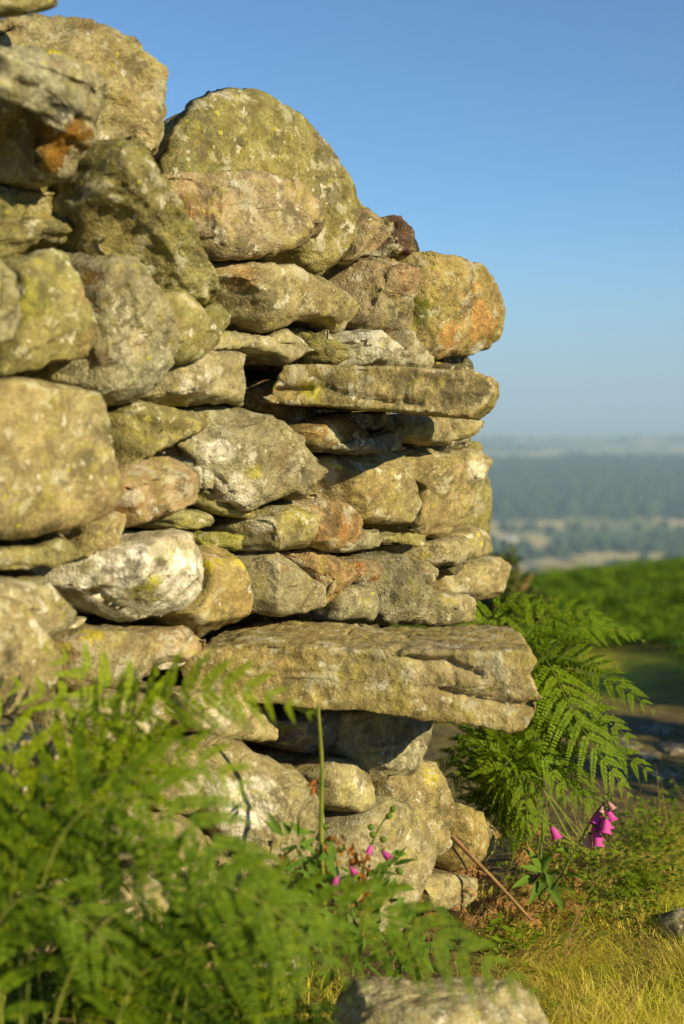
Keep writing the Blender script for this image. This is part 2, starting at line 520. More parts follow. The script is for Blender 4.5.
    # colour
    base = np.array(PAL[color] if isinstance(color, str) else color)
    so2 = rs.uniform(-20, 20, 3)
    g1 = fbm(V * 7 + so2, 3); g2 = fbm(V * 22 + so2 + 5, 2)
    base = base * np.array([.96, 1.0, 1.06])
    col = base * (1 + .22 * g1 + .18 * g2)[:, None]
    hue = noise(V * 5 + so2 + 11)
    col = col * (1 + hue[:, None] * np.array([.10, 0, -.14]))
    for (pp, rad, cc, soft) in patches:
        dd = np.linalg.norm((V - pp) * np.array([1, 1, 1.15]), axis=1) / rad
        dd = dd + .45 * fbm(V * 30 + so2, 3) + .25 * fbm(V * 90, 2)
        k = 1 - sstep(1 - soft, 1 + soft * .3, dd)
        col = col * (1 - k)[:, None] + np.array(cc) * (1 + .2 * g2)[:, None] * k[:, None]
    col = np.clip(col, .01, .85)
    o = mesh_obj(name, V, faces, mat or M_STONE, parent, loc=c0, col=col, colw=min(1.0, rough * rs.uniform(.35, .6)))
    if label: o["label"] = label
    return o

wall_root = empty("dry_stone_wall", (P0[0], P0[1], 0), "tall dry stone wall of lichen-covered boulders with two stone steps sticking out", "wall")

LICH_Y = (.50, .42, .03); LICH_W = (.62, .57, .45); ORG = (.38, .19, .065); QTZ = (.66, .60, .50); MOSS = (.16, .17, .02); BLACK = (.05, .042, .035)
STONES = []
def st(poly, off=.05, color='tan', label=None, patches=(), name="wall_stone", **kw):
    STONES.append((poly, off, color, label, patches, name, kw))

# --- coping and upper left
st([(-30,-30),(40,-30),(62,-8),(60,4),(46,10),(20,17),(-30,24)], .10, 'olive', name="coping_stone")
st([(-30,30),(10,16),(45,10),(62,4),(90,14),(118,32),(140,61),(160,81),(173,96),(179,120),(167,142),(172,175),(150,190),(120,190),(80,180),(40,160),(-30,120)], .0, 'straw',
   "huge rounded granite top stone with coarse pitted tan surface", [((48,58),14,LICH_Y,.3)], name="coping_stone", rough=1.5, bulge=.06)
st([(-30,36),(18,44),(52,60),(82,74),(95,100),(98,133),(90,143),(87,165),(78,181),(60,176),(48,160),(40,140),(28,124),(-30,128)], .17, 'grey',
   "jutting dark-edged stone with rusty brown broken face", [((68,148),26,(.24,.125,.02),.3),((82,110),12,(.30,.12,.02),.4),((48,100),22,(.10,.10,.08),.5),((68,60),10,LICH_Y,.3)], layered=.8, tilt=(0,.5), rough=1.2)
st([(-30,180),(20,172),(40,172),(56,180),(70,190),(80,200),(74,215),(66,235),(60,250),(35,250),(10,258),(-30,268)], .03, 'olive', "flaky olive stone of thin rough layers", layered=1.7, rough=1.4, lay_ang=-.2)
st([(98,137),(116,142),(136,162),(152,180),(160,195),(180,222),(206,250),(241,306),(207,303),(175,298),(140,282),(110,262),(95,230),(80,205),(83,180),(88,150)], .14, 'olive',
   "angular olive stone with sharp slanting edge and ragged dark underside", layered=.35, tilt=(-.1,.40), facets=3, rough=1.0, lay_ang=.5, box=.2, smooth=0, planes=[(-.35, -.75, .56, .035)])
st([(64,238),(95,229),(112,244),(126,258),(151,277),(140,283),(120,290),(90,295),(64,266)], .03, 'white', "rough pale white stone wedged under the angular stone", rough=1.5)
st([(163,160),(180,122),(200,97),(222,87),(240,84),(258,88),(285,105),(310,130),(330,165),(343,193),(355,215),(358,240),(352,264),(340,280),(310,282),(285,262),(240,240),(160,215)], .0, 'olive',
   "tall half-round upright top stone of greenish granite", [((318,143),8,LICH_W,.3),((343,231),7,LICH_W,.3),((230,87),12,LICH_W,.4),((345,228),3,BLACK,.3)], name="coping_stone", rough=1.1, bulge=.05, facets=1, taper=.35)
st([(153,188),(158,169),(200,166),(250,171),(300,180),(320,206),(327,236),(305,244),(285,251),(262,263),(245,260),(215,257),(198,238),(172,208)], .075, 'pink',
   "coarse pinkish-tan block with a flat ledge on top", [((270,199),7,LICH_W,.3),((235,230),6,LICH_W,.3),((212,202),6,LICH_W,.3),((190,195),30,(.40,.22,.10),.8)], rough=1.2, box=.4)
st([(208,262),(250,261),(290,267),(335,277),(352,290),(356,310),(346,333),(335,336),(325,323),(305,319),(285,327),(265,335),(250,322),(225,318),(200,306)], .06, 'tan',
   "long tan stone with hollowed lower edge", [((240,275),14,(.37,.25,.11),.9)], box=.4)
st([(352,214),(362,209),(378,224),(379,240),(366,255),(355,266),(345,262)], .045, 'pink', rough=1.2)
st([(366,250),(372,220),(384,216),(392,222),(400,224),(409,240),(411,258),(395,264),(375,264)], .0, (.13,.075,.05),
   "small knobbly dark stone with white crust on the top edge", [((388,228),6,QTZ,.3),((380,250),9,QTZ,.4),((402,232),6,(.20,.07,.05),.4)], name="coping_stone", rough=2.2)
st([(345,268),(360,256),(385,256),(412,250),(418,285),(421,320),(416,348),(395,337),(370,332),(350,322),(348,292)], .04, 'pink', "pinkish tan stone with deep pits", [((398,280),18,(.38,.235,.12),.9)], rough=1.7)
st([(410,250),(435,254),(465,262),(482,280),(490,300),(495,318),(493,340),(485,352),(465,358),(430,361),(416,354),(408,330),(410,290)], .05, 'gold',
   "large rounded end stone covered in orange and yellow lichen", [((463,300),17,(.40,.235,.08),.9),((450,340),18,(.41,.23,.08),.9),((480,285),8,LICH_Y,.3),((475,320),20,(.42,.25,.09),.7),((424,310),12,MOSS,.6),((482,352),10,LICH_W,.4)], name="coping_stone", rough=1.1, bulge=.05, facets=2, box=.5)
st([(338,332),(350,325),(368,326),(386,335),(393,350),(391,368),(377,369),(370,360),(360,367),(343,368),(338,345)], .06, 'white', "small pale stone with a yellow lichen streak", [((379,345),5,LICH_Y,.3)], rough=1.3)
st([(385,333),(400,328),(413,350),(427,363),(428,374),(388,374)], .05, 'grey')
st([(424,372),(430,360),(456,363),(456,374)], .02, 'dark')
st([(208,336),(235,330),(262,334),(285,327),(310,325),(319,345),(316,361),(300,363),(280,366),(270,356),(245,349),(213,349)], .05, 'grey', box=.4, layered=.4)
st([(298,328),(320,324),(330,338),(343,350),(341,368),(308,366),(303,345)], .02, 'olive', "small crumbly olive stone", rough=2.0, layered=.8)
st([(142,292),(165,289),(190,304),(207,325),(206,345),(190,363),(170,367),(148,362),(132,330)], .10, 'olive', "smooth rounded olive boulder", rough=.6, bulge=.06, facets=2)
st([(186,306),(215,302),(226,311),(229,323),(221,336),(200,338)], .05, 'olive', rough=.7)
st([(155,378),(176,362),(200,349),(230,350),(262,357),(275,368),(276,381),(263,407),(240,405),(205,404),(180,409),(158,406),(148,392)], .085, 'grey',
   "blocky stone with a white quartz stripe", [((183,378),8,QTZ,.25),((188,388),7,QTZ,.25),((202,382),8,QTZ,.25),((203,395),7,QTZ,.25),((165,392),18,(.14,.125,.05),.4)], box=.35)
# --- left, middle
st([(70,262),(85,250),(112,256),(140,279),(156,310),(166,332),(161,366),(150,387),(135,403),(115,405),(88,396),(55,374),(70,330)], .11, 'grey',
   "round grey boulder crusted with pale leafy lichen", [((128,345),16,(.42,.36,.22),.5),((92,278),9,(.20,.13,.03),.4),((100,375),34,(.34,.31,.19),.8)], rough=1.5, bulge=.07, facets=3)
st([(-10,378),(0,332),(12,264),(45,247),(63,254),(78,280),(90,320),(96,352),(60,364),(20,374)], .14, 'olive', "yellow-green stone leaning on the grey boulder", [((25,300),20,(.24,.23,.05),.7),((75,300),14,(.40,.27,.13),.7)], rough=1.1, bulge=.05)
st([(-40,238),(0,244),(13,270),(14,312),(5,342),(-40,352)], .19, 'grey')
st([(-40,380),(10,377),(50,384),(85,389),(110,404),(121,430),(119,460),(111,492),(95,517),(75,531),(30,539),(-40,541)], .17, 'tan',
   "big smooth weathered boulder with a thin white vein", [((38,415),6,LICH_W,.4),((37,455),6,LICH_W,.4),((90,470),16,(.20,.165,.09),.7)], rough=.7, bulge=.07, facets=3)
st([(108,410),(130,404),(150,399),(175,407),(206,411),(202,430),(175,441),(150,452),(125,466),(113,472),(116,440)], .08, 'olive', layered=.6, rough=1.1)
st([(150,448),(175,440),(186,450),(181,465),(160,462)], .03, 'slate', rough=.6)
st([(108,480),(125,465),(150,454),(175,459),(190,475),(196,495),(189,516),(165,526),(130,532),(112,508)], .12, 'pink',
   "rounded reddish stone with rusty lower edge", [((125,500),14,(.36,.17,.05),.6),((132,497),8,LICH_W,.4),((160,485),12,(.45,.33,.2),.6)], rough=1.1, bulge=.05)
st([(183,432),(205,407),(235,405),(262,404),(281,425),(301,455),(319,486),(316,502),(300,502),(280,497),(262,505),(240,512),(220,497),(203,477),(188,452)], .10, 'grey',
   "broad grey-brown stone with white lichen along its lower edge", [((222,450),13,(.70,.65,.54),.3),((238,490),20,(.62,.57,.46),.4),((215,425),8,LICH_W,.5),((258,442),4,LICH_Y,.3),((304,485),10,(.40,.34,.08),.4),((250,472),8,(.42,.38,.1),.4)], rough=1.4, tilt=(.15,0))
st([(184,444),(196,455),(214,480),(211,492),(193,490),(186,470)], .085, 'white', rough=1.3)
st([(193,490),(215,489),(235,504),(255,505),(263,512),(250,520),(225,514),(198,502)], .075, 'olive', layered=.5)
st([(150,521),(170,511),(200,510),(219,520),(216,531),(195,534),(165,532)], .06, 'olive', layered=.5)
st([(186,541),(210,530),(240,529),(257,534),(252,549),(220,554),(193,552)], .05, (.25,.24,.06), layered=.5)
st([(235,535),(250,519),(262,508),(290,501),(315,502),(328,520),(325,546),(300,548),(285,548),(265,553),(243,554)], .09, 'tan', "long pale stone spotted with white and yellow lichen", [((262,525),9,LICH_W,.4),((290,515),20,(.36,.31,.09),.8)], rough=1.1)
st([(308,506),(325,497),(350,507),(365,519),(361,536),(340,549),(325,552),(310,546)], .115, 'orange', "rust-orange angular stone", [((341,518),5,LICH_W,.3),((335,530),14,(.36,.20,.07),.7)])
st([(63,570),(75,561),(110,547),(150,534),(180,529),(191,545),(196,570),(191,590),(186,606),(165,623),(145,626),(120,616),(95,596),(73,586)], .135, 'white',
   "wedge-shaped stone crusted bright white with lichen", [((118,568),34,(.78,.74,.64),.3),((168,578),26,(.78,.74,.65),.3),((95,572),14,(.76,.72,.62),.3),((145,600),14,(.34,.31,.12),.5),((150,580),12,(.42,.40,.08),.4)], tilt=(.1,.35), facets=7, planes=[(-.35, -.8, .5, .030)])
st([(-40,546),(30,545),(60,537),(80,534),(85,550),(70,560),(50,566),(25,574),(-40,572)], .13, 'olive', layered=.4)
st([(82,522),(105,508),(117,510),(130,535),(126,549),(95,557),(68,560),(82,540)], .10, 'tan', rough=1.2)
st([(-40,576),(30,578),(60,570),(71,585),(69,610),(56,633),(30,645),(-40,645)], .13, 'grey')
st([(-40,590),(5,594),(20,618),(40,640),(56,662),(50,705),(-40,730)], .17, 'tan', rough=.8, bulge=.06)
st([(48,642),(80,631),(110,624),(137,631),(152,650),(147,672),(130,692),(60,694),(43,668)], .11, 'tan', patches=[((90,635),10,LICH_Y,.4),((65,650),8,LICH_Y,.4)])
st([(58,633),(75,617),(88,617),(72,632)], .06, 'white', rough=.5)
st([(138,640),(155,627),(175,624),(200,639),(214,650),(202,661),(175,665),(148,667)], .12, 'pink', layered=.3)
st([(152,662),(165,656),(182,660),(176,670),(158,671)], .12, 'white', rough=.5)
st([(163,612),(185,600),(196,558),(206,547),(225,544),(243,554),(253,575),(257,600),(246,616),(226,630),(215,642),(195,632),(173,620)], .115, 'gold',
   "golden brown stone with bright yellow lichen rosettes", [((203,562),9,LICH_Y,.2),((219,553),8,LICH_Y,.2),((238,568),9,(.46,.38,.06),.3)], rough=.8, facets=7)
st([(247,562),(265,552),(292,549),(305,565),(316,590),(320,606),(300,616),(275,617),(248,613),(248,585)], .09, 'grey', "flat-faced grey stone", box=.35, rough=.8)
st([(290,550),(310,547),(326,552),(342,560),(347,575),(337,590),(322,611),(303,616),(313,600),(303,575)], .075, 'orange', "orange-stained stone with a yellow lichen spot", [((318,606),8,LICH_Y,.25),((325,585),8,(.42,.36,.2),.4)], rough=1.4)
st([(340,566),(370,554),(395,552),(411,565),(426,590),(437,616),(432,624),(380,626),(368,610),(345,600)], .07, 'grey', "pitted grey granite boulder just above the lower step", rough=1.9, bulge=.05, facets=3)
st([(332,592),(350,581),(370,590),(377,606),(366,622),(333,622)], .095, 'grey', rough=.8)
st([(338,566),(360,556),(380,558),(384,573),(370,588),(343,581)], .09, 'pink', None, [((360,570),7,ORG,.5),((376,580),6,ORG,.5)], rough=1.3)
st([(343,546),(352,530),(375,526),(389,535),(383,546),(365,552),(345,554)], .07, 'grey')
st([(382,540),(400,529),(426,535),(431,545),(410,548),(390,546)], .06, 'olive', layered=.4)
st([(410,546),(440,539),(470,534),(479,545),(471,561),(450,567),(438,570),(415,562)], .03, 'straw', None, [((438,565),5,QTZ,.3),((428,558),8,LICH_Y,.5)])
st([(452,536),(470,526),(485,534),(489,545),(481,556),(460,562)], .0, 'tan', rough=.6)
st([(300,478),(318,456),(345,452),(370,451),(405,447),(412,470),(419,500),(416,523),(390,527),(365,524),(335,515),(310,500)], .05, 'tan', "tall flat-faced stone half in the shadow of the upper step", [((377,510),4,LICH_W,.4)], box=.3, rough=.7)
st([(408,448),(425,446),(445,449),(461,460),(467,480),(463,510),(461,531),(440,541),(418,540),(414,520),(417,490),(408,465)], .03, 'tan', rough=1.1, bulge=.05)
st([(450,452),(479,446),(483,456),(476,475),(463,492),(455,478)], -.05, 'straw', None, [((474,470),12,LICH_W,.6)])
st([(453,488),(468,494),(471,506),(460,517),(448,512)], -.01, 'tan')
st([(393,417),(412,411),(432,411),(446,418),(449,430),(443,446),(420,443),(398,438)], .05, 'straw')
st([(443,421),(460,415),(478,419),(480,430),(465,440),(443,443)], .03, 'straw')
st([(426,572),(465,561),(486,555),(498,568),(500,580),(491,597),(470,603),(440,597),(426,592)], -.06, 'straw', "pale rounded stone at the far end of the wall", bulge=.05)
st([(425,594),(455,590),(472,600),(467,622),(433,628)], -.02, 'straw')
st([(438,567),(462,558),(467,568),(450,577)], .0, 'dark')
st([(418,560),(432,566),(436,580),(424,590),(414,575)], .03, 'grey', rough=.6)
# --- inside the hollow under the upper step
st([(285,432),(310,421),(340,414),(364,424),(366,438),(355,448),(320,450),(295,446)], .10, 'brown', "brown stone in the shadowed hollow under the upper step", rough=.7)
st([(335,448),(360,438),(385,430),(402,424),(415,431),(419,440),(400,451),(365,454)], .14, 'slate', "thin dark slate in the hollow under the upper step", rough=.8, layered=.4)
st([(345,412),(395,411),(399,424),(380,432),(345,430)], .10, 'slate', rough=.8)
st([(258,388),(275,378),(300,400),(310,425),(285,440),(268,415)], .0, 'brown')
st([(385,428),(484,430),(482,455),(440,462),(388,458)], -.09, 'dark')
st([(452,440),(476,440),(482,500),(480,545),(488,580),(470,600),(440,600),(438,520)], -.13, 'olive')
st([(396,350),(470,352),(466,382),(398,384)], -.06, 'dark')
# --- below the lower step
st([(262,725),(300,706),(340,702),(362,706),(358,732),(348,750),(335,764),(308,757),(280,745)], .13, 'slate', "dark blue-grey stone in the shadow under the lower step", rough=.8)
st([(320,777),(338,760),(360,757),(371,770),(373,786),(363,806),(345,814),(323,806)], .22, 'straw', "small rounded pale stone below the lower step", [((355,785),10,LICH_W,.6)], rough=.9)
st([(345,712),(400,705),(430,712),(424,736),(408,755),(403,773),(388,790),(370,785),(360,767),(341,755)], .19, 'grey', rough=1.1)
st([(375,775),(400,755),(430,759),(448,774),(451,795),(449,830),(441,851),(420,860),(403,852),(393,820),(373,800)], .19, 'tan', "large tan stone with yellow lichen on top", [((425,778),11,(.42,.37,.06),.4),((430,820),6,LICH_W,.4),((443,780),5,LICH_W,.3)], rough=1.1, bulge=.06)
st([(318,850),(330,828),(350,805),(370,792),(392,798),(407,820),(417,850),(420,880),(413,918),(380,935),(340,935),(320,895)], .23, 'grey', "large smooth grey boulder near the ground", [((408,855),14,(.36,.27,.13),.7)], rough=.8, bulge=.07, facets=3)
st([(205,790),(210,755),(235,737),(260,748),(287,760),(302,775),(314,795),(320,825),(318,872),(305,915),(270,915),(250,872),(228,852),(212,822)], .25, 'straw', "leaning boulder with a big chalky white lichen patch", [((245,805),26,(.76,.71,.60),.3),((265,850),16,(.52,.46,.34),.6)], rough=1.1, bulge=.07)
st([(436,817),(455,803),(475,810),(486,825),(489,846),(479,862),(460,874),(436,870)], .13, 'gold', rough=.9, bulge=.06)
st([(415,880),(440,871),(472,875),(473,890),(450,910),(422,912)], .16, 'straw', rough=.9)
st([(398,846),(420,858),(440,862),(440,880),(410,882),(398,870)], .06, 'grey')
# --- lower left, behind the ferns
st([(178,690),(230,688),(256,700),(285,722),(262,742),(220,742),(178,730)], .15, 'straw', None, [((215,715),14,LICH_W,.6)])
st([(125,762),(160,736),(205,742),(218,760),(210,800),(180,815),(132,805)], .18, 'straw', rough=1.1)
st([(60,700),(110,690),(165,695),(178,725),(160,740),(120,765),(70,770),(52,735)], .16, 'straw', None, [((150,715),14,LICH_W,.6)])
st([(-40,730),(20,715),(55,735),(70,775),(40,815),(-40,830)], .19, 'tan')
st([(60,785),(115,770),(135,810),(130,850),(90,870),(55,840)], .20, 'grey')
st([(140,820),(180,812),(215,830),(245,870),(250,915),(190,925),(145,880)], .22, 'tan')
st([(-40,830),(40,820),(85,870),(95,930),(30,960),(-40,960)], .22, 'tan')
st([(95,875),(145,870),(190,925),(190,985),(110,990),(85,935)], .24, 'grey')
st([(190,930),(255,918),(305,920),(320,985),(250,1000),(195,985)], .22, 'tan')

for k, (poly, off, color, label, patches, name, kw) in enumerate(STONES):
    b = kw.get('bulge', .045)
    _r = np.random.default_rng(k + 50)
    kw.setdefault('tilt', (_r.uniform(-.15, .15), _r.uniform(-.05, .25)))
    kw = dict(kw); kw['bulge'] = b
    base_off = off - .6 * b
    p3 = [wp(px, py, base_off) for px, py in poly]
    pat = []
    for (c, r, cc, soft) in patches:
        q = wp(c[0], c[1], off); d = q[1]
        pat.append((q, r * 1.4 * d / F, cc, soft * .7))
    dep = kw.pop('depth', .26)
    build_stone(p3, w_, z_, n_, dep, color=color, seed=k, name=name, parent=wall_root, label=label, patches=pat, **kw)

# --- the two stone steps: long slabs built through the wall
def slab(front, dplane, yaw, depth, color, seed, label, patches, zoff=0, crk=(), **kw):
    h = np.array([math.cos(yaw), math.sin(yaw), 0]); n = np.array([h[1], -h[0], 0])
    P = np.array([.0, dplane, 0])
    p3 = [on_plane(x, y, P, n) for x, y in front]
    pat = [(on_plane(c[0], c[1], P, n), r * dplane / F, cc, s) for (c, r, cc, s) in patches]
    return build_stone(p3, h, z_, n, depth, color=color, seed=seed, name="step_slab", parent=wall_root, label=label, patches=pat,
                       cracks=[([on_plane(x, y, P, n) for x, y in l], w, d) for (l, w, d) in crk], nth=420, **kw)

slab([(178,668),(200,650),(240,642),(300,646),(400,650),(500,649),(531,650),(535,660),(529,672),(536,688),(544,699),(536,712),(528,728),(508,732),(470,724),(420,718),(370,712),(310,708),(260,704),(220,695),(185,688)],
     2.535, -.05, .34, 'gold', 501, "long flat stone step sticking out low in the wall",
     [((440,660),60,(.33,.27,.15),.9),((500,690),46,(.37,.31,.17),.9)], bulge=.014, box=.09, taper=.03, layered=.16, smooth=0, lay_ang=.06, crk=[([(395,652),(428,660),(448,660),(462,668),(480,673)], .006, .016), ([(440,690),(470,696),(505,703),(546,704)], .006, .016), ([(250,668),(300,672),(345,670)], .004, .005)], facets=0, grow=0, edge=.5, sides=30, rough=.75)
slab([(262,398),(276,384),(284,367),(320,364),(370,366),(420,368),(470,372),(492,377),(494,392),(488,405),(470,418),(430,414),(390,411),(340,408),(300,406),(270,404)],
     2.78, -.16, .36, 'gold', 502, "upper stone step, a thinner slab jutting over a dark hollow",
     [((430,385),60,(.36,.29,.15),.9),((312,394),14,(.42,.37,.06),.5),((480,400),16,(.42,.35,.18),.6)], bulge=.014, box=.09, taper=.03, layered=.16, smooth=0, crk=[([(296,392),(325,387),(350,396),(385,402),(420,404)], .005, .012), ([(266,392),(290,390),(310,388)], .005, .014)], lay_ang=-.05, facets=0, grow=0, edge=.5, sides=26, rough=.7)

# --- rubble core that fills the wall behind its face stones
core_top = [(-.6, 1.9), (0, 1.62), (.25, 1.55), (.5, 1.50), (.75, 1.42), (.95, 1.38), (1.25, 1.30), (1.55, 1.26), (1.62, 1.2)]
us = np.linspace(-.6, 1.36, 120); vs = np.linspace(0, 1, 90)
tops = np.interp(us, [c[0] for c in core_top], [c[1] for c in core_top])
U, Vv = np.meshgrid(us, vs)
TZ = np.interp(U, [c[0] for c in core_top], [c[1] for c in core_top])
Zc = -.1 + Vv * (TZ + .1)
def core_sheet(off, sgn):
    q = P0 + U[..., None] * w_ + n_ * off + Zc[..., None] * z_
    d = .03 * fbm(q * 9, 3) + .03 * np.abs(noise(q * 16))
    q = q + n_ * (d * sgn)[..., None] 
    return q
front = core_sheet(-.19, 1); backs = core_sheet(-.50, -1)
nv, nu = U.shape
CV = np.vstack([front.reshape(-1, 3), backs.reshape(-1, 3)])
i_, j_ = np.meshgrid(np.arange(nv - 1), np.arange(nu - 1), indexing='ij')
fq = np.stack([i_ * nu + j_, i_ * nu + j_ + 1, (i_ + 1) * nu + j_ + 1, (i_ + 1) * nu + j_], -1).reshape(-1, 4)
bq = fq[:, ::-1] + nv * nu
sides = []
for i in range(nv - 1):
    for j, fl in ((0, False), (nu - 1, True)):
        f = [i * nu + j, (i + 1) * nu + j, (i + 1) * nu + j + nv * nu, i * nu + j + nv * nu]
        sides.append(f[::-1] if fl else f)
for j in range(nu - 1):
    i = nv - 1
    sides.append([i * nu + j, i * nu + j + 1, i * nu + j + 1 + nv * nu, i * nu + j + nv * nu])
CF = np.vstack([fq, bq, np.array(sides)])
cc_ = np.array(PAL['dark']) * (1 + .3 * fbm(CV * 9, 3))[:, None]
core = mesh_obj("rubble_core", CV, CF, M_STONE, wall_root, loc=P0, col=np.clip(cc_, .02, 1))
#PART2
# ------------------------------------------------------------------ fern fronds
def catmull(pts, n):
    p = np.asarray(pts, float)
    p = np.vstack([2 * p[0] - p[1], p, 2 * p[-1] - p[-2]])
    seg = len(p) - 3
    out = []
    for t in np.linspace(0, seg, n):
        k = min(int(t), seg - 1); u = t - k
        a, b, c, d = p[k:k + 4]
        out.append(.5 * ((2 * b) + (-a + c) * u + (2 * a - 5 * b + 4 * c - d) * u * u + (-a + 3 * b - 3 * c + d) * u ** 3))
    out = np.array(out)
    s = np.concatenate([[0], np.cumsum(np.linalg.norm(np.diff(out, axis=0), axis=1))])
    tt = np.linspace(0, s[-1], n)
    return np.stack([np.interp(tt, s, out[:, i]) for i in range(3)], -1), s[-1]

def unit(v):
    return v / np.maximum(np.linalg.norm(v, axis=-1, keepdims=True), 1e-9)

def tube_geo(path, radii, sides=6):
    path = np.asarray(path, float); n = len(path)
    T = unit(np.gradient(path, axis=0))
    ref = np.array([0.13, .2, 1.0]) if abs(T[:, 2]).mean() < .8 else np.array([1., .1, 0])
    A_ = unit(np.cross(T, ref)); B_ = np.cross(T, A_)
    th = np.linspace(0, 2 * math.pi, sides, endpoint=False)
    r = np.broadcast_to(np.asarray(radii, float), (n,))
    V = path[:, None] + r[:, None, None] * (np.cos(th)[None, :, None] * A_[:, None] + np.sin(th)[None, :, None] * B_[:, None])
    i, j = np.meshgrid(np.arange(n - 1), np.arange(sides), indexing='ij')
    Fc = np.stack([i * sides + j, i * sides + (j + 1) % sides, (i + 1) * sides + (j + 1) % sides, (i + 1) * sides + j], -1).reshape(-1, 4)
    return V.reshape(-1, 3), Fc

def leaves_geo(base, dirn, nrm, length, width, fold=.25, shape=(.30, .68), wtip=.62):
    """each leaf is two quads folded along the midrib"""
    D = unit(dirn); Sd = unit(np.cross(nrm, D)); N = np.cross(D, Sd)
    L = length[:, None]; Wd = width[:, None]
    b = base; m1 = base + D * L * .55; t = base + D * L
    l = base + D * L * shape[0] + Sd * Wd + N * Wd * fold
    l2 = base + D * L * shape[1] + Sd * Wd * wtip + N * Wd * fold * wtip
    r = base + D * L * shape[0] - Sd * Wd + N * Wd * fold
    r2 = base + D * L * shape[1] - Sd * Wd * wtip + N * Wd * fold * wtip
    V = np.stack([b, l, l2, t, r2, r], 1)
    n = len(base); o = np.arange(n)[:, None] * 6
    Fc = np.vstack([o + np.array([[0, 3, 2, 1]]), o + np.array([[0, 5, 4, 3]])])
    return V.reshape(-1, 3), Fc

def frond_geo(ctrl, width, rs, npair=20, npin=9, start=.22, gap=.026, face=(0, -.5, 1), pin_w=.36, droop=.25, cap=1.0, tp=1.5, flat=1.0):
    path, L = catmull(ctrl, 60)
    if gap: npair = int(np.clip(L * (.985 - start) / gap, 8, 34))
    s = np.linspace(start, .985, npair)
    idx = s * 59
    k = np.clip(idx.astype(int), 0, 58); u = (idx - k)[:, None]
    P = path[k] * (1 - u) + path[k + 1] * u
    T = unit(np.gradient(path, axis=0))[k]
    fc = np.asarray(face, float)
    Sd = unit(np.cross(T, fc)); N = np.cross(Sd, T)
    x = (s - start) / (1 - start)
    prof = np.minimum(1, .55 + x / .16 * .45) * (1 - x ** tp) * .97 + .03
    bases, dirs, nrms, lens, wids = [], [], [], [], []
    ribV, ribF, off = [], [], 0
    for sg in (-1, 1):
        jit = rs.normal(size=(npair, 3)) * .06 * flat
        ang = np.radians(22 + 26 * x + rs.normal(size=npair) * 5)[:, None]
        Pd = unit(sg * Sd * np.cos(ang) + T * np.sin(ang) + jit + N * rs.normal(size=(npair, 1)) * .10 * flat)
        pl = width * prof * rs.uniform(.82, 1.1, npair)
        ss = np.linspace(.06, 1, npin)
        fw = (.5 * (L * (1 - start) / npair))   # half the spacing of pinnae
        for j in range(npin):
            e = ss[j]
            d = pl * e
            cp = P + Pd * d[:, None] + np.array([0, 0, -1.]) * (droop * e * e * pl)[:, None] + T * (.12 * e * e * pl)[:, None]
            Dl = unit(Pd + np.array([0, 0, -1.]) * (2 * droop * e) + T * .24 * e)
            Q = unit(np.cross(N, Dl))
            plen = np.minimum(pl * pin_w, fw * cap) * (1 - e ** 1.8 * .80) * (1 if j else .8)
            if j == npin - 1:
                bases.append(cp); dirs.append(Dl); nrms.append(N); lens.append(pl * .12 + .001); wids.append(plen * .35)
                continue
            for sq in (-1, 1):
                dd = unit(Q * sq + Dl * (.45 + .2 * rs.random((npair, 1))) + N * rs.normal(size=(npair, 1)) * .18)
                bases.append(cp); dirs.append(dd); nrms.append(unit(N + rs.normal(size=N.shape) * .12)); lens.append(plen * rs.uniform(.85, 1.1, npair))
                wids.append(np.minimum(pl / npin * .60, plen * .45))
    V, Fc = leaves_geo(np.vstack(bases), np.vstack(dirs), np.vstack(nrms), np.concatenate(lens), np.concatenate(wids), .2, (.25, .72), .72)
    return V, Fc, path, L

def add_frond(parent, ctrl, width, seed, mat, smat=None, r0=.0035, label=None, **kw):
    rs = np.random.default_rng(seed)
    V, Fc, path, L = frond_geo(ctrl, width, rs, **kw)
    fo = mesh_obj("frond", V, Fc, mat, parent, loc=path[0], smooth=False)
    if label: fo["label"] = label
    tv, tf = tube_geo(path, np.linspace(r0, r0 * .16, 60), 6)
    mesh_obj("stalk", tv, tf, smat or M_STALK, fo, loc=path[0])
    return fo

def pts(lst):
    return [at(*q) for q in lst]

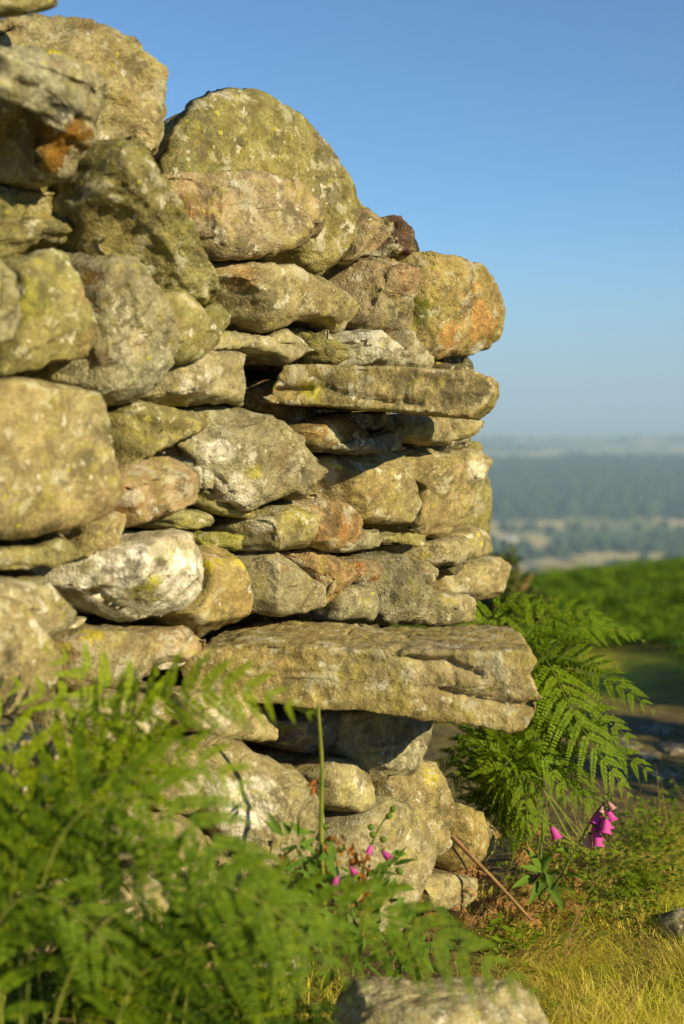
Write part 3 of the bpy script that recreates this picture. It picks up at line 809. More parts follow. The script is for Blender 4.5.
# fern growing at the end of the wall
fr = empty("bracken_fern", (.44, 3.6, 0.0), "big green bracken fern arching out from behind the lower stone step", "fern")
B0 = (515, 872, 3.58)
wall_fern = [
    ([B0, (508, 760, 3.53), (536, 655, 3.38), (580, 725, 3.23), (632, 800, 3.20)], .17),
    ([B0, (515, 720, 3.58), (556, 672, 3.48), (610, 680, 3.38), (657, 714, 3.33)], .13),
    ([B0, (520, 720, 3.63), (560, 640, 3.58), (605, 628, 3.58), (647, 642, 3.58)], .10),
    ([B0, (510, 700, 3.68), (530, 630, 3.73), (575, 610, 3.73), (628, 634, 3.68)], .11),
    ([B0, (500, 700, 3.78), (490, 620, 3.83), (520, 600, 3.83), (570, 618, 3.78)], .10),
    ([B0, (490, 720, 3.73), (486, 640, 3.78), (462, 606, 3.78), (428, 592, 3.73)], .08),
    ([B0, (495, 700, 3.78), (505, 630, 3.88), (535, 604, 3.88), (566, 596, 3.88)], .07),
    ([B0, (530, 780, 3.48), (566, 742, 3.38), (610, 748, 3.28), (662, 780, 3.23)], .12),
    ([B0, (522, 790, 3.48), (548, 752, 3.38), (580, 784, 3.28), (604, 834, 3.23)], .10),
    ([B0, (492, 790, 3.50), (478, 735, 3.50), (450, 712, 3.50), (424, 730, 3.50)], .09),
    ([B0, (496, 800, 3.50), (480, 760, 3.50), (455, 752, 3.50), (430, 772, 3.50)], .08),
    ([B0, (505, 800, 3.38), (505, 752, 3.28), (480, 760, 3.50), (452, 806, 3.50)], .09),
    ([B0, (525, 800, 3.38), (540, 770, 3.28), (572, 790, 3.23), (612, 822, 3.20)], .09),
    ([B0, (510, 800, 3.38), (520, 760, 3.28), (525, 790, 3.23), (530, 850, 3.20)], .08),
    ([B0, (505, 760, 3.58), (520, 690, 3.53), (548, 690, 3.48), (590, 735, 3.43)], .14),
    ([B0, (515, 740, 3.68), (545, 670, 3.68), (580, 655, 3.68), (620, 668, 3.68)], .12),
    ([B0, (500, 800, 3.48), (490, 745, 3.50), (468, 738, 3.50), (440, 760, 3.50)], .10),
    ([B0, (500, 820, 3.38), (488, 770, 3.50), (465, 765, 3.50), (438, 800, 3.50)], .08),
    ([B0, (510, 800, 3.33), (520, 745, 3.23), (545, 760, 3.20), (575, 815, 3.20)], .10),
    ([B0, (505, 810, 3.48), (500, 745, 3.48), (520, 728, 3.43), (560, 765, 3.38)], .11),
    ([B0, (520, 780, 3.58), (550, 715, 3.53), (590, 712, 3.48), (640, 745, 3.43)], .13),
    ([B0, (505, 740, 3.68), (505, 668, 3.68), (530, 645, 3.68), (575, 668, 3.63)], .12),
    ([B0, (505, 790, 3.28), (512, 760, 3.23), (500, 775, 3.20), (480, 830, 3.50)], .08),
]
for k, (c, wd) in enumerate(wall_fern):
    rb = np.random.default_rng(900 + k)
    c = [(c[0][0] + rb.uniform(-15, 90), c[0][1] - rb.uniform(0, 20), c[0][2] + rb.uniform(-.05, .25))] + list(c[1:])
    add_frond(fr, pts(c), wd * 1.4, 100 + k, M_FERN, npair=19, npin=18, start=.36, face=(.15, -.75, .75), pin_w=.30, r0=.0028, gap=.030, cap=.85)
# foreground: pale bracken over the lower left of the wall
fa = empty("bracken_fern", (-.48, 1.95, 0.0), "bright green bracken frond spreading across the lower left of the wall, out of focus", "fern")
A0 = (-10, 1180, 1.953)
front_fern = [
    ([A0, (12, 900, 1.95), (70, 780, 1.95), (150, 712, 1.9), (230, 688, 1.87), (318, 716, 1.84)], .064, .48),
    ([A0, (20, 900, 1.98), (110, 800, 1.97), (140, 735, 1.97), (95, 680, 1.97), (38, 644, 1.97)], .055, .58),
    ([A0, (8, 880, 1.92), (60, 800, 1.9), (130, 766, 1.88), (200, 762, 1.86), (268, 800, 1.84)], .060, .50),
    ([A0, (10, 900, 1.97), (40, 800, 1.96), (80, 735, 1.96), (60, 700, 1.96), (-10, 680, 1.96)], .05, .52),
    ([A0, (4, 880, 1.9), (16, 790, 1.88), (0, 730, 1.86), (-50, 690, 1.85)], .075, .45),
]
for k, (c, wd, stt) in enumerate(front_fern):
    add_frond(fa, pts(c), wd * 1.75, 200 + k, M_FERN_NEAR, npair=15, npin=15, start=stt, face=(.1, -.85, .5), r0=.004, cap=.86, gap=.028, pin_w=.2, tp=2.4, flat=.35, droop=.15)
fb = empty("bracken_fern", (-.39, 1.74, 0.0), "dark green bracken fern hanging in the bottom left foreground, blurred", "fern")
D0 = (20, 1230, 1.739)
dark_fern = [
    ([D0, (30, 960, 1.74), (60, 840, 1.73), (120, 795, 1.72), (200, 835, 1.70), (296, 930, 1.68)], .080, .45),
    ([(150, 1230, 1.8), (170, 1010, 1.79), (230, 925, 1.78), (320, 908, 1.76), (430, 935, 1.74), (562, 1008, 1.72)], .052, .40),
    ([D0, (20, 960, 1.76), (14, 870, 1.75), (50, 810, 1.75), (100, 830, 1.74), (140, 900, 1.73)], .065, .45),
    ([D0, (60, 1000, 1.7), (120, 910, 1.69), (200, 880, 1.68), (280, 915, 1.67), (350, 985, 1.66)], .065, .45),
    ([(90, 1230, 1.76), (110, 1050, 1.74), (150, 965, 1.72), (230, 950, 1.7), (320, 1010, 1.68)], .06, .42),
    ([D0, (0, 1010, 1.7), (-10, 940, 1.69), (30, 895, 1.68), (90, 925, 1.67), (130, 990, 1.66)], .06, .45),
]
for k, (c, wd, stt) in enumerate(dark_fern):
    add_frond(fb, pts(c), wd * 2.0, 300 + k, M_FERN_DARK, npair=15, npin=15, start=stt, face=(.1, -.75, .6), r0=.004, droop=.35, cap=.84, gap=.030, pin_w=.2, tp=2.2, flat=.35)
fcx = empty("bracken_fern", (-.2, 1.9, 0.0), "low tangle of bracken fronds along the bottom left edge", "fern")
rs = np.random.default_rng(5)
for k in range(30):
    x0 = rs.uniform(-30, 290); y0 = rs.uniform(860, 1030) + max(0, x0 - 120) * .25; d = rs.uniform(1.95, 2.12)
    dx = rs.choice([-1, 1]) * rs.uniform(40, 110)
    c = [(x0 * .6 + 50, 1160, d), (x0, y0 + 40, d), (x0 + dx * .35, y0 - 25, d - .02), (x0 + dx, y0 + rs.uniform(-10, 40), d - .06)]
    add_frond(fcx, pts(c), rs.uniform(.06, .10), 400 + k, M_FERN_NEAR if k % 7 == 0 else M_FERN_SHADE, npin=12, start=.4, face=(rs.normal() * .3, -.7, .7), r0=.003, gap=.025, pin_w=.24, cap=.8, tp=2.0)
fd = empty("bracken_fern", (1.02, 4.2, 0.0), "small green bracken fern beside the path at the right edge of the photo", "fern")
for k in range(7):
    a_ = rs.uniform(-.9, .9); 
    c = [(652, 905, 3.75), (652 + a_ * 12, 868, 3.75), (652 + a_ * 30, 838 + rs.uniform(-12, 10), 3.7), (648 + a_ * 52, 838 + rs.uniform(-10, 32), 3.65)]
    add_frond(fd, pts(c), rs.uniform(.05, .08), 450 + k, M_FERN, npair=15, npin=8, start=.3, face=(0, -.5, .9), r0=.002)
fe = empty("bracken_fern", (.80, 3.3, 0.0), "young low bracken sprouting from the grass right of the foxglove", "fern")
for k in range(8):
    a_ = rs.uniform(-1, 1)
    c = [(632, 915, 3.3), (632 + a_ * 10, 895, 3.3), (632 + a_ * 26, 876 + rs.uniform(-10, 10), 3.27), (632 + a_ * 48, 885 + rs.uniform(-14, 26), 3.22)]
    add_frond(fe, pts(c), rs.uniform(.035, .06), 470 + k, M_FERN, npair=13, npin=7, start=.3, face=(0, -.5, .9), r0=.0018)
dd_ = empty("dead_fern", (.36, 3.15, 0.0), "brown dead bracken lying at the foot of the wall under the green fern", "dead fern")
for k in range(34):
    x0 = rs.uniform(415, 575); y0 = rs.uniform(835, 925) if x0 > 470 else rs.uniform(872, 930)
    d = (1.1 - .02 - rs.uniform(0, .05)) * F / (y0 - 435)
    if (at(x0, y0, d) - P0) @ n_ < .10: d = d - .12
    a_ = rs.uniform(-1, 1)
    c = [(x0, y0, d), (x0 + a_ * 20, y0 - 8, d - .02), (x0 + a_ * 40, y0 - rs.uniform(-6, 16), d - .04), (x0 + a_ * 62, y0 + rs.uniform(0, 14), d - .06)]
    add_frond(dd_, pts(c), rs.uniform(.03, .06), 500 + k, M_DEAD, M_TWIG, npin=6, start=.12, face=(rs.normal() * .5, -.4, 1), r0=.0018, gap=.016)

# ------------------------------------------------------------------ foxgloves
def leaf_mesh(base, tip, width, bow, seed):
    n = 12; rs = np.random.default_rng(seed)
    base = np.asarray(base); tip = np.asarray(tip)
    D = tip - base; L = np.linalg.norm(D); Dn = D / L
    Sd = unit(np.cross(Dn, np.array([.1, -.6, .8])))
    N = np.cross(Sd, Dn)
    V = []
    for i in range(n + 1):
        t = i / n
        c = base + D * t + N * bow * L * math.sin(math.pi * t) + np.array([0, 0, -.12]) * L * t * t
        w = width * math.sin(math.pi * min(1, t * .94 + .04)) ** .75 * (1 - .25 * t)
        for sx in (-1, -.5, 0, .5, 1):
            V.append(c + Sd * sx * w + N * (abs(sx) * w * .35 + .0016 * math.sin(i * 2.6 + sx * 3)))
    i_, j_ = np.meshgrid(np.arange(n), np.arange(4), indexing='ij')
    Fc = np.stack([i_ * 5 + j_, i_ * 5 + j_ + 1, (i_ + 1) * 5 + j_ + 1, (i_ + 1) * 5 + j_], -1).reshape(-1, 4)
    return np.array(V), Fc

def bell_mesh(p, d, L, R):
    d = unit(np.asarray(d, float)); a = unit(np.cross(d, np.array([.2, .9, .3]))); b = np.cross(d, a)
    prof = [(0, .22), (.06, .38), (.2, .55), (.45, .78), (.7, .92), (.86, 1.0), (.95, 1.2), (1.0, 1.32), (.94, 1.1), (.7, .82), (.4, .66), (.15, .42)]
    n = 14; V = []
    for (t, r) in prof:
        for k in range(n):
            th = 2 * math.pi * k / n
            lip = 1 + (.10 * math.cos(3 * th) if t > .9 else 0)
            V.append(p + d * L * (t + (.06 * math.cos(th) if t > .9 else 0)) + (a * math.cos(th) + b * math.sin(th)) * R * r * lip)
    i_, j_ = np.meshgrid(np.arange(len(prof) - 1), np.arange(n), indexing='ij')
    Fc = np.stack([i_ * n + j_, i_ * n + (j_ + 1) % n, (i_ + 1) * n + (j_ + 1) % n, (i_ + 1) * n + j_], -1).reshape(-1, 4)
    return np.array(V), Fc

def bud_mesh(p, d, L, R):
    d = unit(np.asarray(d, float)); a = unit(np.cross(d, np.array([.2, .9, .3]))); b = np.cross(d, a)
    V = []; n = 8; m = 7
    for i in range(m):
        t = i / (m - 1); r = max(.03, math.sin(math.pi * min(1, t * .92 + .05)) ** .7)
        for k in range(n):
            th = 2 * math.pi * k / n
            V.append(p + d * L * t + (a * math.cos(th) + b * math.sin(th)) * R * r)
    i_, j_ = np.meshgrid(np.arange(m - 1), np.arange(n), indexing='ij')
    Fc = np.stack([i_ * n + j_, i_ * n + (j_ + 1) % n, (i_ + 1) * n + (j_ + 1) % n, (i_ + 1) * n + j_], -1).reshape(-1, 4)
    return np.array(V), Fc

def foxglove(label, stem, bells, buds, leaves, r=.0032, pale=()):
    path, _ = catmull(pts(stem), 30)
    root = empty("foxglove", tuple(path[0]), label, "flower")
    v, f = tube_geo(path, np.linspace(r, r * .45, 30), 8)
    mesh_obj("stem", v, f, M_FOX_STALK, root, loc=path[0])
    for k, (x, y, d, dx, dz, L, R) in enumerate(bells):
        p = at(x, y, d)
        v, f = bell_mesh(p, (dx, -.35, dz), L, R)
        mesh_obj("flower", v, f, M_FOX_PALE if k in pale else M_FOX_BELL, root, loc=p)
        cv, cf = bud_mesh(p + np.array([0, 0, .004]), (dx * .5, -.15, dz * .6), L * .25, R * .55)
        mesh_obj("calyx", cv, cf, M_FOX_LEAF, root, loc=p)
    for (x, y, d, dx, dz, L, R) in buds:
        p = at(x, y, d)
        v, f = bud_mesh(p, (dx, -.3, dz), L, R)
        mesh_obj("bud", v, f, M_FOX_LEAF, root, loc=p)
    for k, (b, t, wd, bow) in enumerate(leaves):
        v, f = leaf_mesh(at(*b), at(*t), wd, bow, k)
        mesh_obj("leaf", v, f, M_FOX_LEAF, root, loc=at(*b))
    return root

foxglove("leaning foxglove with a cluster of magenta bells right of the fern",
    [(538, 916, 3.16), (556, 885, 3.12), (578, 845, 3.08), (594, 815, 3.06), (606, 801, 3.05)],
    [(596, 832, 3.03, .1, -1, .031, .0105), (606, 818, 3.02, -.1, -1, .033, .011), (590, 834, 3.05, -.3, -1, .029, .010), (594, 826, 3.04, .25, -1, .033, .0112), (598, 820, 3.05, -.25, -1, .033, .0112), (602, 815, 3.03, .4, -1, .033, .0112),
     (600, 811, 3.05, -.4, -.9, .033, .0112), (606, 809, 3.04, .5, -.9, .029, .010), (604, 804, 3.05, -.3, -.8, .022, .0075), (608, 802, 3.04, .5, -.7, .020, .007)],
    [(606, 799, 3.05, -.4, .6, .012, .004), (608, 797, 3.05, .3, .9, .011, .0035), (610, 800, 3.05, .8, .4, .011, .004)],
    [((560, 880, 3.12), (584, 874, 3.05), .010, .1), ((572, 858, 3.1), (556, 846, 3.05), .009, .1)], pale=(2, 8, 9))
foxglove("upright leafy foxglove with one drooping pink bell beside the wall foot",
    [(539, 905, 3.22), (540, 880, 3.2), (541, 850, 3.19), (543, 822, 3.18), (545, 806, 3.18)],
    [(551, 826, 3.16, .5, -1, .031, .0105), (537, 872, 3.17, -.3, -.9, .020, .007)],
    [(545, 808, 3.18, -.5, .7, .012, .004), (548, 806, 3.17, .6, .8, .013, .004), (542, 816, 3.17, -.9, .1, .013, .004), (546, 801, 3.18, .1, 1, .010, .0035)],
    [((538, 893, 3.2), (519, 858, 3.1), .015, .15), ((539, 890, 3.2), (512, 880, 3.08), .016, .15), ((540, 888, 3.2), (562, 868, 3.1), .014, .12), ((539, 897, 3.2), (528, 896, 3.02), .016, .2),
     ((541, 880, 3.2), (552, 846, 3.12), .013, .12), ((540, 897, 3.2), (563, 904, 3.05), .017, .2), ((540, 895, 3.2), (550, 880, 3.04), .015, .2), ((539, 880, 3.2), (524, 842, 3.16), .012, .1), ((541, 899, 3.2), (575, 884, 3.1), .012, .15)])
foxglove("foxglove with two purple-pink bells half hidden in the foreground greenery",
    [(352, 960, 2.35), (348, 915, 2.34), (340, 880, 2.33), (334, 850, 2.32), (326, 828, 2.32)],
    [(337, 872, 2.3, -.1, -1, .024, .008), (334, 880, 2.3, .25, -1, .024, .008), (350, 866, 2.3, .5, -.8, .016, .006)],
    [(330, 842, 2.32, -.7, .2, .015, .005), (336, 850, 2.31, .8, .1, .015, .005), (326, 830, 2.32, -.2, .9, .012, .004), (330, 860, 2.31, -.8, -.3, .015, .005)],
    [((345, 915, 2.34), (318, 885, 2.28), .012, .15), ((346, 912, 2.34), (365, 880, 2.28), .012, .15), ((349, 930, 2.34), (310, 925, 2.26), .014, .15), ((340, 885, 2.33), (305, 850, 2.3), .009, .12), ((338, 870, 2.33), (300, 862, 2.28), .008, .12)])
foxglove("slender foxglove with green seed pods and one pink bell before the grey boulder",
    [(348, 930, 2.5), (356, 890, 2.48), (368, 855, 2.47), (378, 830, 2.46), (390, 812, 2.46)],
    [(382, 851, 2.43, .7, -.6, .024, .008), (371, 845, 2.45, -.3, -1, .016, .006)],
    [(376, 836, 2.45, -.7, .4, .014, .006), (374, 828, 2.45, -.8, .3, .013, .006), (386, 818, 2.45, .7, .6, .014, .006), (391, 812, 2.45, .5, .9, .014, .006), (380, 840, 2.44, .6, .2, .013, .006), (396, 868, 2.44, .6, -.5, .016, .006)],
    [((360, 885, 2.48), (398, 868, 2.42), .008, .15), ((357, 890, 2.48), (340, 862, 2.44), .008, .15)])
# single bare stalk in front of the wall
pth, _ = catmull(pts([(330, 960, 2.3), (324, 900, 2.29), (321, 830, 2.28), (322, 770, 2.28), (318, 706, 2.27)]), 24)
root = empty("bare_stem", tuple(pth[0]), "single upright bare green stem in front of the hollow under the lower step", "plant stem")
v, f = tube_geo(pth, np.linspace(.0046, .0026, 24) * (1 + .15 * np.sin(np.arange(24) * 1.9) ** 8), 8); mesh_obj("stem", v, f, M_STALK, root, loc=pth[0])
for k, (x, y, dx) in enumerate([(316, 780, -.8), (315, 786, -.3)]):
    v, f = bud_mesh(at(x, y, 2.27), (dx, -.3, -.6), .018, .004); mesh_obj("withered_pod", v, f, M_RUST, root, loc=at(x, y, 2.27))

# withered rusty plants
def withered(label, stem, n, spread, seed):
    rs = np.random.default_rng(seed)
    path, _ = catmull(pts(stem), 26)
    root = empty("withered_plant", tuple(path[0]), label, "dead plant")
    v, f = tube_geo(path, np.linspace(.003, .0012, 26), 6); mesh_obj("stem", v, f, M_TWIG, root, loc=path[0])
    k = rs.integers(7, 26, n)
    b = path[k] + rs.normal(size=(n, 3)) * spread
    d = rs.normal(size=(n, 3)) * .7 + np.array([0, -.2, -.8])
    v, f = leaves_geo(b, d, rs.normal(size=(n, 3)), rs.uniform(.008, .019, n), rs.uniform(.002, .0045, n))
    mesh_obj("withered_leaves", v, f, M_RUST, root, loc=path[0], smooth=False)
withered("rust-brown withered flower spike beside the pink foxglove bell", [(362, 935, 2.3), (366, 900, 2.28), (364, 870, 2.27), (360, 848, 2.27)], 90, .008, 1)
withered("rust-brown withered spike drooping left of the bare green stem", [(336, 930, 2.32), (330, 880, 2.31), (322, 845, 2.3), (340, 842, 2.28), (352, 862, 2.27)], 70, .007, 2)
withered("dark brown withered stems at the foot of the leaning boulder", [(300, 930, 2.3), (296, 895, 2.29), (288, 860, 2.28), (284, 850, 2.28)], 50, .007, 3)

def weed(label, stem, n, spread, seed, ln=(.02, .05)):
    rs = np.random.default_rng(seed)
    path, _ = catmull(pts(stem), 26)
    root = empty("leafy_weed", tuple(path[0]), label, "weed")
    v, f = tube_geo(path, np.linspace(.0028, .0012, 26), 6); mesh_obj("stem", v, f, M_FOX_STALK, root, loc=path[0])
    k = rs.integers(2, 26, n)
    b = path[k] + rs.normal(size=(n, 3)) * spread
    d = rs.normal(size=(n, 3)) + np.array([0, -.3, .1])
    v, f = leaves_geo(b, d, np.array([[0, -.5, 1.]]) + rs.normal(size=(n, 3)) * .4, rs.uniform(ln[0], ln[1], n), rs.uniform(.004, .009, n))
    mesh_obj("leaves", v, f, M_FOX_LEAF, root, loc=path[0], smooth=False)
weed("leafy green weed around the foot of the bare green stem", [(322, 965, 2.27), (316, 920, 2.26), (305, 880, 2.25), (296, 845, 2.25)], 110, .02, 41)
weed("leafy green weed under the single pink bell by the grey boulder", [(352, 975, 2.36), (358, 930, 2.35), (372, 895, 2.34), (392, 872, 2.34)], 90, .022, 42)
weed("low leafy weed between the pale foreground rock and the wall", [(400, 975, 2.42), (404, 950, 2.42), (412, 930, 2.42)], 80, .03, 43)

# dry fallen stalks
def stalk(label, lst, r):
    path, _ = catmull(pts(lst), 24)
    v, f = tube_geo(path, np.linspace(r, r * .6, 24) * (1 + .12 * noise(path * 60)), 8)
    o = mesh_obj("dry_stalk", v, f, M_TWIG, None, loc=path[0])
    tag(o, label, "stick")
stalk("long straw-coloured dry stalk leaning from the wall foot to the grass", [(452, 836, 3.1), (472, 857, 3.06), (500, 886, 3.02), (532, 921, 2.98)], .0055)
stalk("thin dark dry stalk beside the longer straw-coloured one", [(449, 842, 3.1), (460, 858, 3.08), (471, 877, 3.06)], .0032)

# ------------------------------------------------------------------ rocks lying on the ground
def ground_rock(label, c, rx, ry, rz, color, seed, name="rock", group=None, patches=(), **kw):
    th = np.linspace(0, 2 * math.pi, 14, endpoint=False)
    rs = np.random.default_rng(seed)
    rad = 1 + rs.normal(size=14) * .10
    c = np.asarray(c, float)
    p3 = np.stack([c[0] + rx * np.cos(th) * rad, c[1] + ry * np.sin(th) * rad, np.full(14, c[2])], -1)
    o = build_stone(p3, np.array([1., 0, 0]), np.array([0, 1., 0]), z_, rz * 1.2, bulge=rz, color=color, seed=seed, name=name, taper=-.1, patches=patches, **kw)
    return tag(o, label, "rock", group)
ground_rock("large pale flat rock in the bottom foreground, blurred", (.13, 2.20, .11), .22, .12, .11, 'straw', 801, rough=1.0)
ground_rock("pale grey rock at the right edge of the grass", at(682, 935, 3.1) + np.array([.03, 0, .0]), .085, .11, .05, 'grey', 802)
rs = np.random.default_rng(77)
lane = [("flat grey stone on the shaded path, nearest the fern", 618, 742), ("smooth grey stone set in the middle of the shaded path", 640, 752), ("small grey stone on the far side of the shaded path", 655, 728),
        ("broad grey stone in the shaded path at the photo's right edge", 680, 745), ("low grey stone at the front of the shaded path", 668, 775)]
for k, (lb, x, y) in enumerate(lane):
    d = 1.1 * F / (y - 435)
    p = at(x, y, d); p[2] = ground_z(p[0], p[1]) - .004
    ground_rock(lb, p, rs.uniform(.06, .12), rs.uniform(.08, .15), rs.uniform(.012, .022), (.15, .12, .08), 820 + k, "path_stone", "stones set in the path")

# ------------------------------------------------------------------ grass
def grass(name, label, n, region, seed, hmin, hmax, lean, mat, dens=None, wmul=1):
    rs = np.random.default_rng(seed)
    X = rs.uniform(region[0], region[1], n * 3); Y = rs.uniform(region[2], region[3], n * 3)
    cl = fbm(np.stack([X * 2.2, Y * 2.2, X * 0 + seed], -1), 3)
    keep = cl + rs.uniform(-.35, .35, len(X)) > -.15
    # keep clear of the wall and thin the far lane
    dw = (np.stack([X, Y, X * 0], -1) - P0) @ n_
    keep &= dw > .02
    if dens is not None: keep &= rs.random(len(X)) < dens(X, Y)
    X, Y, cl = X[keep][:n], Y[keep][:n], cl[keep][:n]; n = len(X)
    h = rs.uniform(hmin, hmax, n) * (1 + .5 * np.clip(cl, -.6, 1)); a = rs.uniform(0, 2 * math.pi, n)
    cw = noise(np.stack([X * 1.5, Y * 1.5, X * 0 + 3], -1)) * 5
    a = a * .75 + cw
    ln = rs.uniform(*lean, n)
    base = np.stack([X, Y, ground_z(X, Y) - .005], -1)
    dr = np.stack([np.cos(a), np.sin(a), a * 0], -1); sd = np.stack([-np.sin(a + .6), np.cos(a + .6), a * 0], -1)
    w = rs.uniform(.0007, .0016, n)[:, None] * wmul
    rows = []
    for t in (0, .35, .7, 1.0):
        c = base + z_ * (h * (t - .35 * ln * t * t))[:, None] + dr * (h * ln * t * t)[:, None]
        rows += [c - sd * w * (1 - .9 * t), c + sd * w * (1 - .9 * t)]
    V = np.stack(rows, 1).reshape(-1, 3)
    o = np.arange(n)[:, None] * 8
    Fc = np.vstack([o + np.array([[0, 1, 3, 2]]), o + np.array([[2, 3, 5, 4]]), o + np.array([[4, 5, 7, 6]])])
    g = mesh_obj(name, V, Fc, mat, smooth=True)
    tag(g, label, "grass", kind="stuff")
grass("grass", "dry yellow-green grass matted along the foot of the wall", 95000, (-.3, 1.5, 2.0, 4.7), 11, .02, .068, (.6, 1.8), M_GRASS,
      lambda X, Y: np.clip(1.2 - sstep(3.5, 4.6, Y) * .9, 0, 1) * (.08 + .92 * sstep(.10, .45, (X - P0[0]) * n_[0] + (Y - P0[1]) * n_[1] + .12 * noise(np.stack([X * 6, Y * 6, X * 0], -1)))))
grass("grass_stems", "thin straw-coloured grass stems standing above the turf", 420, (.1, 1.4, 2.2, 4.2), 15, .10, .22, (.2, .7), M_TWIG)
M_TURF = make_leaf_mat("short_turf", (.24, .21, .02), (.17, .14, .03), .2, .7, (.30, .24, .05))
grass("turf", "short dry turf on the path edges", 30000, (.3, 3.2, 4.4, 8.2), 12, .015, .05, (.4, 1.2), M_TURF, lambda X, Y: .45 + .55 * sstep(6.0, 6.8, Y), 1.6)

# low herbs growing through the grass
rs = np.random.default_rng(61)
HX, HY = [], []
for (cx, cy, sd, n) in [(.62, 3.2, .08, 320), (.82, 3.45, .12, 700), (.95, 3.8, .14, 700), (.35, 2.95, .06, 200), (1.0, 4.1, .16, 500), (.50, 3.5, .1, 400)]:
    HX.append(rs.normal(cx, sd, n)); HY.append(rs.normal(cy, sd, n))
HX, HY = np.concatenate(HX), np.concatenate(HY)
ok = (np.stack([HX, HY, HX * 0], -1) - P0) @ n_ > .05
HX, HY = HX[ok], HY[ok]; n = len(HX)
hb_ = np.stack([HX, HY, ground_z(HX, HY) + rs.uniform(.005, .07, n)], -1)
a = rs.uniform(0, 6.28, n)
hv_, hf_ = leaves_geo(hb_, np.stack([np.cos(a), np.sin(a), rs.uniform(-.1, .6, n)], -1), np.array([[0, 0, 1.]]) + rs.normal(size=(n, 3)) * .3, rs.uniform(.010, .026, n), rs.uniform(.003, .008, n))
hm_ = mesh_obj("low_herbs", hv_, hf_, M_FERN, smooth=False)
tag(hm_, "small green herbs growing through the dry grass", "herbs", kind="stuff")

# ------------------------------------------------------------------ bracken hillside (one mass)
rs = np.random.default_rng(21)
protoV, protoF = [], []
def simple_frond(rs):
    ctrl = np.array([[0, 0, 0], [.02, 0, .22], [.14, 0, .36], [.36, 0, .38], [.56, 0, .28]]) * rs.uniform(.85, 1.15)
    V, Fc, path, L = frond_geo(ctrl, .24, rs, npair=9, npin=3, start=.3, face=(0, 0, 1), pin_w=.5, droop=.3, gap=0, cap=1.5)
    return V, Fc
protos = [simple_frond(rs) for _ in range(5)]
NB = 20000
u_ = rs.random(NB)
dist = 6 + (52 - 6) * u_ ** 1.5
azb = np.radians(rs.uniform(0, 24, NB))
bx, by = dist * np.sin(azb), dist * np.cos(azb)
edge_d = 8.6 + .5 * noise(np.stack([bx * .8, by * 0, by * 0 + 2], -1)) - 2.3 * sstep(-.15, .25, bx - (1.1 + (by - 5.3) * .345))
keep = dist > edge_d
bx, by = bx[keep], by[keep]
bz = ground_z(bx, by)
BV, BF, o_ = [], [], 0
for k in range(len(bx)):
    V, Fc = protos[k % 5]
    a = rs.uniform(0, 2 * math.pi); sc = rs.uniform(.65, 1.05) * (1 + .25 * math.sin(bx[k] * 1.3 + by[k])) * (.38 + .85 * min(1, max(0, math.hypot(bx[k], by[k]) - 7) / 25))
    ca, sa = math.cos(a) * sc, math.sin(a) * sc
    q = np.stack([V[:, 0] * ca - V[:, 1] * sa + bx[k], V[:, 0] * sa + V[:, 1] * ca + by[k], V[:, 2] * sc + bz[k]], -1)
    BV.append(q); BF.append(Fc + o_); o_ += len(V)
bk = mesh_obj("bracken_hillside", np.vstack(BV), np.vstack(BF), M_FERN_FAR, smooth=False)
tag(bk, "slope covered in a mass of green bracken beyond the path", "bracken", kind="stuff")

# ------------------------------------------------------------------ bushes
def bush(name, label, c, r, h, n, seed, mat=M_BUSH, cat="bush", leaf=.03):
    rs = np.random.default_rng(seed)
    c = np.asarray(c, float)
    root = empty(name, tuple(c), label, cat)
    for k in range(6):
        a = rs.uniform(0, 2 * math.pi); e = rs.uniform(.4, .85)
        p = [c, c + np.array([math.cos(a) * r * .25, math.sin(a) * r * .25, h * .4]), c + np.array([math.cos(a) * r * e, math.sin(a) * r * e, h * rs.uniform(.6, .95)])]
        path, _ = catmull(p, 10)
        v, f = tube_geo(path, np.linspace(.02, .006, 10) * max(1, h), 6); mesh_obj("branch", v, f, M_TWIG, root, loc=c)
    cl = rs.normal(size=(26, 3)); cl = unit(cl) * rs.uniform(.35, .95, (26, 1)); cl[:, 2] = np.abs(cl[:, 2]) * 1.05
    k = rs.integers(0, 26, n)
    q = cl[k] + rs.normal(size=(n, 3)) * .13
    q = q * np.array([r, r, h * .9]) + np.array([0, 0, h * .12]); q[:, 2] = np.abs(q[:, 2])
    v, f = leaves_geo(c + q, rs.normal(size=(n, 3)), rs.normal(size=(n, 3)), rs.uniform(.6, 1.3, n) * leaf, rs.uniform(.25, .4, n) * leaf)
    mesh_obj("foliage", v, f, mat, root, loc=c, smooth=False)
pb = at(507, 590, 9.6)
bush("bush", "yellow-green bush beyond the far end of the wall", (pb[0] - .02, 9.6, ground_z(pb[0], 9.6)), .28, .62 , 2600, 1, M_BUSH, "bush", .05)
for lb, x, y, r_, h_, n_l, sd_ in [("dense unseen bush added to shade the path, nearest the wall", 3.08, 2.83, .5, .85, 7000, 2),
                                   ("low round unseen bush added between two others to shade the path", 3.47, 3.28, .55, .97, 8000, 6),
                                   ("taller unseen bush added right of the path for its shadow", 4.08, 4.0, .7, 1.1, 11000, 3),
                                   ("broadest unseen bush, farthest up the bank, added for its shadow", 5.19, 5.3, 1.1, 1.35, 14000, 4)]:
    bush("shade_caster_bush", lb, (x, y, float(ground_z(x, y))), r_, h_, n_l, sd_, M_FERN_FAR, "bush", .07)  # unseen bushes added right of view to cast shade on the path

